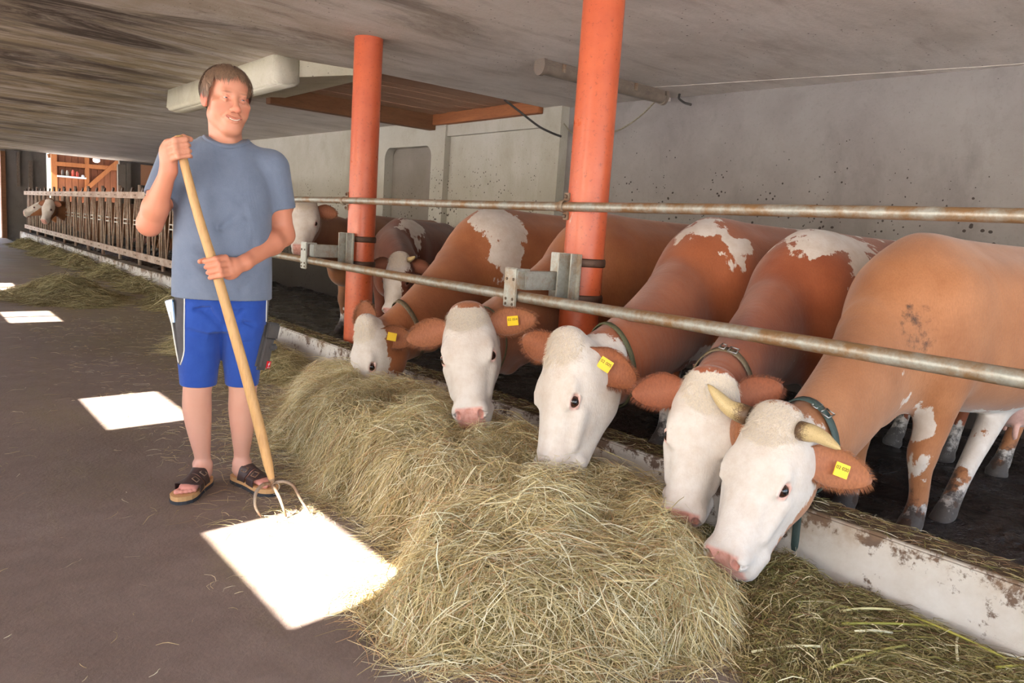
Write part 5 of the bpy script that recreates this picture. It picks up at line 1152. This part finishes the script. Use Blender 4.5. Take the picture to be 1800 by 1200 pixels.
# hay fork
fork = empty('hay_fork', tuple(W(HP[-1])), 'long wooden handled hay fork with three curved tines, held by the man', 'fork')
zz = np.linspace(1.455, .135, 60); m = ML(); HH = np.array([hpt(z) for z in zz])
for _ in range(6): HH[1:-1] = (HH[:-2] + HH[2:])/4 + HH[1:-1]/2
m.tube(HH, np.interp(zz, [.135, .20, .35, .6, 1.0, 1.455], [.0125, .019, .021, .0205, .0185, .0155]), n=18); m.build('handle', M['handle'], fork, smooth=True)
B0 = HH[-1]; hd = _unit(HH[-1] - HH[-6])
m = ML(); m.tube([B0 - hd*.035, B0 + hd*.022], [.0145, .012], n=14); m.tube([B0 + hd*.012 + np.array((math.cos(q_)*.014 + .012, .012, math.sin(q_)*.016 - .012)) for q_ in np.linspace(0, 2*math.pi, 20)], .0028, n=6); m.build('ferrule', M['rusty'], fork, smooth=True)
gz = lambda p: np.array(p)
def tine(end, mid, start=None):
    a = B0 + hd*.012; P = np.array([a, *mid, end], float); q_ = np.linspace(0, 1, 40); aa = np.linspace(0, 1, len(P)); PP = np.stack([np.interp(q_, aa, P[:, i]) for i in range(3)], 1)
    for _ in range(14): PP[1:-1] = (PP[:-2] + PP[2:])/4 + PP[1:-1]/2
    m = ML(); m.tube(PP, np.interp(q_, [0, .5, .92, 1], [.0075, .007, .005, .001]), n=10); m.build('tine', M['rusty'], fork, smooth=True)
tine((.140, .385, .004), [(.140, .345, .128), (.112, .370, .10), (.112, .385, .05)])
tine((.232, .395, .004), [(.190, .350, .105), (.208, .375, .075), (.222, .390, .035)])
tine((.325, .395, .012), [(.225, .335, .135), (.262, .350, .12), (.290, .375, .06)])
# ------------------------------------------------------------------ hay, fodder and loose stalks
def hay_mats():
    def m_(name, dark):
        t = NT(name, .7, .25); t.col(t.attr('tint', 'Color')); 
        tr = t.n('ShaderNodeBsdfTranslucent'); t.l(t.attr('tint', 'Color'), tr.inputs[0]); mx = t.n('ShaderNodeMixShader'); mx.inputs[0].default_value = .30
        t.l(t.b.outputs[0], mx.inputs[1]); t.l(tr.outputs[0], mx.inputs[2]); t.l(mx.outputs[0], t.N['Material Output'].inputs[0]); return t.m
    M['hay'] = m_('hay_stalks', 0)
    t = NT('hay_bed', .9, .1); p = t.pos(); a = t.noise(40, 5, .75, t.pos((1, 2.2, 1))); b = t.noise(5, 4, .6, p)
    c = t.mix(t.ramp(a, .32, .68), lin(104, 92, 60), lin(188, 172, 118)); c = t.mix(t.ramp(b, .45, .75, 0, .5), c, lin(150, 138, 90)); t.col(c); t.bump(a, .9, .03); M['hay_bed'] = t.m
    t = NT('fodder_bed', .9, .1); p = t.pos(); a = t.noise(60, 5, .75, p); b = t.noise(6, 4, .6, p)
    c = t.mix(t.ramp(a, .32, .68), lin(68, 58, 40), lin(134, 122, 80)); c = t.mix(t.ramp(b, .42, .7, 0, .6), c, lin(108, 84, 60)); t.col(c); t.bump(a, .9, .02); M['fodder_bed'] = t.m
hay_mats()
HAY_COL = np.array([lin(*c)[:3] for c in ((240, 220, 168), (224, 204, 152), (250, 236, 196), (206, 188, 138), (182, 168, 120), (252, 244, 214), (198, 162, 122), (228, 214, 176))])
GREEN_COL = np.array([lin(*c)[:3] for c in ((164, 150, 98), (138, 130, 80), (182, 166, 114), (124, 106, 74), (204, 188, 136), (140, 108, 78), (156, 150, 88))])
DULL_COL = np.array([lin(*c)[:3] for c in ((178, 164, 118), (150, 136, 98), (198, 184, 138), (132, 114, 84), (212, 198, 152))])
def poly_dist(P, poly):
    """signed distance to a polygon, positive inside"""
    poly = np.array(poly, float); d = np.full(len(P), 9.); ins = np.zeros(len(P), bool); n = len(poly)
    for i in range(n):
        a, b = poly[i], poly[(i+1) % n]; ab = b - a; t = np.clip(((P - a) @ ab)/(ab @ ab), 0, 1); d = np.minimum(d, np.linalg.norm(P - a - t[:, None]*ab, axis=1))
        c = ((a[1] > P[:, 1]) != (b[1] > P[:, 1])) & (P[:, 0] < (b[0] - a[0])*(P[:, 1] - a[1])/(b[1] - a[1] + 1e-12) + a[0]); ins ^= c
    return np.where(ins, d, -d)
def vnoise(x, y, f, seed=0.):
    return (np.sin(x*f + 1.3*np.sin(y*f*.7 + seed) + seed) + np.sin(y*f*1.1 + 1.7*np.sin(x*f*.6 + 2*seed) + seed*1.7))*.5
class Heap:
    def __init__(s, poly, mounds, base, edge, seed=0., xmax=2.60): s.poly = poly; s.m = mounds; s.base = base; s.e = edge; s.seed = seed; s.xmax = xmax
    def h(s, P):
        P = np.atleast_2d(P); d = poly_dist(P, s.poly) + .05*vnoise(P[:, 0], P[:, 1], 9, s.seed) + .025*vnoise(P[:, 0], P[:, 1], 23, s.seed)
        k = np.clip(d/s.e, 0, 1); k = k*k*(3 - 2*k); z = np.full(len(P), s.base)
        for x, y, a, r in s.m: z = z + a*np.exp(-((P[:, 0] - x)**2 + (P[:, 1] - y)**2)/(2*(r*.6)**2))
        z = z*(1 + .20*vnoise(P[:, 0], P[:, 1], 11, s.seed + 1) + .11*vnoise(P[:, 0], P[:, 1], 27, s.seed + 2))
        return k*z, d
def ribbons(C, D, L, Wd, bend, tint, segs=4, floor=.002, hfun=None, lift=None):
    """vectorised stalks: centre C, direction D, length, width, sideways bend"""
    n = len(C); D = D/np.linalg.norm(D, axis=1)[:, None]; up = np.tile((0, 0, 1.), (n, 1)); sd = np.cross(D, up); sd /= np.linalg.norm(sd, axis=1)[:, None] + 1e-9
    t = np.linspace(-.5, .5, segs + 1); roll = rng.uniform(-1.2, 1.2, n)[:, None]; wv = sd*np.cos(roll) + np.cross(sd, D)*np.sin(roll)
    V = np.zeros((n, segs + 1, 2, 3), np.float32); kink = rng.normal(0, .06, (n, segs + 1))*L[:, None]
    for i, tt in enumerate(t):
        p = C + D*(tt*L)[:, None] + sd*((tt*tt*4 - .33)*bend*L*.5)[:, None] + sd*kink[:, i:i+1]*.5
        p[:, 2] += (-(tt*tt*4)*L*.10 + np.abs(kink[:, i])*.3)
        if hfun is not None: p[:, 2] = np.maximum(p[:, 2], hfun(p[:, :2]) + .001)
        p[:, 2] = np.maximum(p[:, 2], floor); w = Wd*(1 - .55*abs(tt)*2)
        V[:, i, 0] = p - wv*w[:, None]; V[:, i, 1] = p + wv*w[:, None]
    b = (np.arange(n)*(segs + 1)*2)[:, None]; F = []
    for i in range(segs): F.append(b + np.array([2*i, 2*i + 1, 2*i + 3, 2*i + 2]))
    V = V.reshape(-1, 3); V[:, 2] = np.maximum(V[:, 2], .0008)
    return V, np.concatenate(F), np.repeat(tint, (segs + 1)*2, axis=0)
def tints(pal, n, C=None):
    t = pal[rng.integers(0, len(pal), n)]*rng.uniform(.78, 1.12, (n, 1))
    if C is not None: t = t*(1 + .12*vnoise(C[:, 0], C[:, 1], 5, 3.))[:, None]
    return np.clip(t, 0, 1)
def grid_mesh(name, heap, mat, parent, res=.03):
    pl = np.array(heap.poly); x0, y0 = pl.min(0) - .1; x1, y1 = pl.max(0) + .1; x1 = min(x1, heap.xmax)
    xs = np.linspace(x0, x1, max(8, int((x1 - x0)/res))); ys = np.linspace(y0, y1, max(8, int((y1 - y0)/res))); X, Y = np.meshgrid(xs, ys); P = np.stack([X.ravel(), Y.ravel()], 1)
    z, d = heap.h(P); V = np.column_stack([P, np.maximum(z, 0) - .004 - (d < .0)*.02]); nx = len(xs); F = []
    for j in range(len(ys) - 1):
        i = np.arange(nx - 1); q = np.stack([j*nx + i, j*nx + i + 1, (j+1)*nx + i + 1, (j+1)*nx + i], 1); F.append(q)
    F = np.concatenate(F); F = F[(d[F] > -.01).any(1)]
    used = np.unique(F); mp = np.zeros(len(V), int); mp[used] = np.arange(len(used))
    return mesh_obj(name, V[used], mp[F], mat, parent)
def make_heap(name, label, heap, n, pal, Lr, Wr, mat='hay_bed', segs=4, spill=.06, fluff=.035, cat='hay', flow=None):
    pl = np.array(heap.poly); lo, hi = pl.min(0) - spill, pl.max(0) + spill; C = np.zeros((0, 2))
    while len(C) < n:
        P = rng.uniform(lo, hi, (n, 2)); z, d = heap.h(P); keep = rng.random(n) < np.clip((d + spill)/(spill*2.2), 0, 1); C = np.concatenate([C, P[keep & (P[:, 0] < heap.xmax - .01)]])
    C = C[:n]; z, d = heap.h(C); e = .02; gx = (heap.h(C + (e, 0))[0] - z)/e; gy = (heap.h(C + (0, e))[0] - z)/e
    th = 1.6*vnoise(C[:, 0], C[:, 1], 4.5, heap.seed + 5) + rng.normal(0, .75, n) + (flow or 0); dx, dy = np.cos(th), np.sin(th); tilt = rng.normal(.06, .22, n)
    D = np.stack([dx, dy, gx*dx + gy*dy + tilt], 1); L = rng.uniform(*Lr, n)*rng.choice([.5, 1, 1.0, 1.4], n); Wd = rng.uniform(*Wr, n)
    Cz = np.column_stack([C, z + np.abs(rng.normal(0, fluff, n))*np.clip(d/.1 + .15, .1, 1)])
    V, F, T = ribbons(Cz, D, L, Wd, rng.normal(0, .35, n), tints(pal, n, C), segs, hfun=None)
    over = V[:, 0] > heap.xmax; V[over, 0] = heap.xmax - (V[over, 0] - heap.xmax)*.2
    bed = grid_mesh(name, heap, M[mat], None); tag(bed, label, cat, kind='stuff')
    o = mesh_obj('stalks', V, F, M['hay'], bed, smooth=False); set_attr(o, 'tint', T); tag(o, kind='stuff'); return bed
main = Heap([(2.62, 5.55), (2.3, 5.2), (1.98, 4.75), (1.68, 4.2), (1.52, 3.7), (1.50, 3.3), (1.40, 2.86), (1.42, 2.5), (1.40, 2.22), (1.12, 2.04), (1.04, 1.78), (1.10, 1.55), (1.3, 1.32), (1.80, 1.10), (2.05, 1.2), (2.2, 1.36), (2.62, 1.9)],
            [(1.85, 2.15, .085, .8), (1.9, 3.0, .13, .8), (2.05, 3.9, .12, .7), (1.55, 1.75, .07, .6), (2.35, 4.6, .06, .5)], .085, .22, .4)
make_heap('hay', 'big loose heap of pale dry hay spread along the kerb under the feeding cows', main, 62000, HAY_COL, (.09, .24), (.0008, .0019), fluff=.03)
back = Heap([(2.60, 8.0), (2.2, 7.7), (1.95, 7.1), (1.75, 6.7), (1.95, 6.2), (2.0, 5.6), (2.15, 5.1), (2.5, 5.3), (2.6, 5.7)], [(2.3, 5.9, .12, .6), (2.1, 7.0, .12, .6)], .03, .25, 1.1)
make_heap('hay', 'greener hay strewn beside the kerb behind the man', back, 15000, np.concatenate([HAY_COL[1:5], DULL_COL]), (.12, .30), (.001, .0024), fluff=.03, segs=3)
fod = Heap([(2.62, 1.95), (2.25, 1.45), (1.9, 1.18), (1.72, 1.02), (1.95, .7), (2.3, .45), (2.56, .55), (2.62, .62), (2.61, 1.1)], [(2.42, 1.5, .05, .35), (2.3, 1.1, .02, .4)], .022, .12, 2.3)
make_heap('chopped_fodder', 'thin bed of chopped dark green fodder against the kerb in the lower right', fod, 17000, np.concatenate([GREEN_COL, GREEN_COL*.75, HAY_COL[2:5]]), (.03, .13), (.0008, .002), mat='fodder_bed', fluff=.012, cat='fodder', segs=3)
left = Heap([(.98, 10.9), (1.3, 10.1), (1.7, 9.75), (2.1, 10.1), (2.35, 10.9), (2.1, 11.7), (1.5, 11.9), (1.1, 11.5)], [(1.72, 10.8, .19, .62)], .02, .45, 3.1)
make_heap('hay', 'dull green mound of hay lying alone on the alley floor far left', left, 8000, DULL_COL, (.15, .40), (.002, .0045), fluff=.03, segs=3)
row = []
yy = 8.9
for i, (y0, y1, w_, h_) in enumerate(((8.7, 10.7, .62, .10), (10.9, 12.9, .42, .09), (13.0, 15.0, .50, .12), (15.2, 17.6, .55, .14), (17.8, 20.6, .62, .13), (20.8, 24.5, .64, .12))):
    hp = Heap([(3.04, y0), (3.04, y1), (3.0 - w_*.7, y1 - .1), (3.0 - w_, (y0 + y1)/2), (3.0 - w_*.6, y0 + .15)], [(2.85, (y0*.4 + y1*.6), h_*.6, w_*1.6)], h_*.4, .25, 4. + i, xmax=3.05)
    make_heap('hay', ('green hay heap along the fence kerb, nearest the man', 'second green hay heap along the fence kerb counted from the man', 'third green hay heap along the fence kerb counted from the man', 'fourth green hay heap along the fence kerb counted from the man', 'fifth green hay heap along the fence kerb counted from the man', 'last dark green hay heap by the far wall along the fence kerb')[i], hp, 2600, DULL_COL, (.15, .40), (.003, .007), fluff=.03, segs=2)
# loose stalks on the concrete
n = 2600; a = rng.random(n); X = np.where(a < .55, rng.uniform(.95, 2.4, n), rng.uniform(-.4, 2.4, n)); Y = np.where(a < .55, rng.uniform(3.0, 9.0, n), rng.uniform(1.4, 12, n)); th = rng.uniform(0, 6.28, n)
C = np.column_stack([X, Y, np.full(n, .006)]); L = rng.uniform(.02, .10, n)*rng.choice([.5, 1, 1.3], n); V, F, T = ribbons(C, np.column_stack([np.cos(th), np.sin(th), np.zeros(n)]), L, rng.uniform(.0005, .0011, n), rng.normal(0, .35, n), tints(HAY_COL, n), 4)
o = mesh_obj('loose_stalks', V, F, M['hay'], None, smooth=False); set_attr(o, 'tint', T); tag(o, 'single dry stalks strewn over the concrete alley floor', 'straw', kind='stuff')
n = 2600; X = np.abs(rng.normal(0, .22, n)); Y = rng.uniform(2.7, 6.0, n); X = np.interp(Y, [2.7, 3.3, 3.7, 4.2, 4.75, 6.0], [1.42, 1.52, 1.54, 1.70, 2.0, 2.05]) - X; th = rng.uniform(0, 6.28, n)
C = np.column_stack([X, Y, rng.uniform(.004, .014, n)]); V, F, T = ribbons(C, np.column_stack([np.cos(th), np.sin(th), rng.normal(0, .06, n)]), rng.uniform(.04, .15, n), rng.uniform(.0006, .0012, n), rng.normal(0, .4, n), tints(np.concatenate([HAY_COL, DULL_COL]), n), 4)
o = mesh_obj('loose_stalks', V, F, M['hay'], None, smooth=False); set_attr(o, 'tint', T); tag(o, 'thin fringe of loose stalks between the hay heap and the man', 'straw', kind='stuff')
# chaff on the kerb top
n = 2800; X = rng.uniform(2.63, 2.79, n); Y = rng.uniform(.3, 7.5, n); th = rng.normal(1.4, .7, n); C = np.column_stack([X, Y, np.full(n, .240)])
V, F, T = ribbons(C, np.column_stack([np.cos(th), np.sin(th), np.zeros(n)]), rng.uniform(.02, .09, n), rng.uniform(.0008, .002, n), rng.normal(0, .5, n), tints(np.concatenate([GREEN_COL*.8, HAY_COL[4:7]*.8]), n), 3, floor=.238)
o = mesh_obj('kerb_chaff', V, F, M['hay'], None, smooth=False); set_attr(o, 'tint', T); tag(o, 'bits of chaff and hay caught along the dirty kerb top', 'straw', kind='stuff')
# a few thick bent stalks lying on the fodder in the corner
ST = [((1.98, .93), (2.30, .86), (180, 172, 96)), ((2.22, 1.02), (2.52, .86), (150, 146, 62)), ((2.50, .95), (2.50, .66), (168, 160, 70)), ((2.36, .74), (2.52, .80), (226, 216, 176)), ((2.22, .98), (2.34, .92), (228, 220, 184)), ((2.42, .66), (2.60, .60), (176, 168, 72)), ((2.30, 1.06), (2.50, .98), (214, 204, 150)), ((1.9, 1.12), (2.06, 1.0), (222, 214, 172)), ((2.55, .70), (2.6, .62), (230, 224, 200))]
SL_ = ['longest yellow green stalk at the left end of the fodder bed', 'olive green stalk lying towards the kerb in the fodder', 'olive stalk running along the kerb, crossing the others on the fodder', 'pale straw stalk nearest the kerb at the front of the fodder', 'cream straw stalk in the middle of the fodder bed', 'olive stalk in the lower right corner of the picture', 'pale tan stalk furthest up the fodder, towards the horned cow', 'cream stalk at the edge where the fodder meets the hay heap', 'whitish short stalk against the kerb foot in the right corner']
for i, (a, b, c) in enumerate(ST):
    h0 = fod.h(np.array([a, b]))[0] + .018; m_ = ((a[0] + b[0])/2 + .01*math.sin(i*3), (a[1] + b[1])/2 + .012*math.cos(i*2), h0.mean() + .012)
    q_ = np.linspace(0, 1, 9); P = [np.array((a[0], a[1], h0[0]))*(1-t)**2 + 2*t*(1-t)*np.array(m_) + t*t*np.array((b[0], b[1], h0[1])) for t in q_]; m = MB(); m.tube(P, .0042, n=6)
    nm = 'stalk_%d' % i; mt = plain('stalk_tone', lin(*c), .5, var=.08); o = m.build('stalk', mt, smooth=True)
    tag(o, SL_[i], 'stalk', 'thick stalks on the fodder')
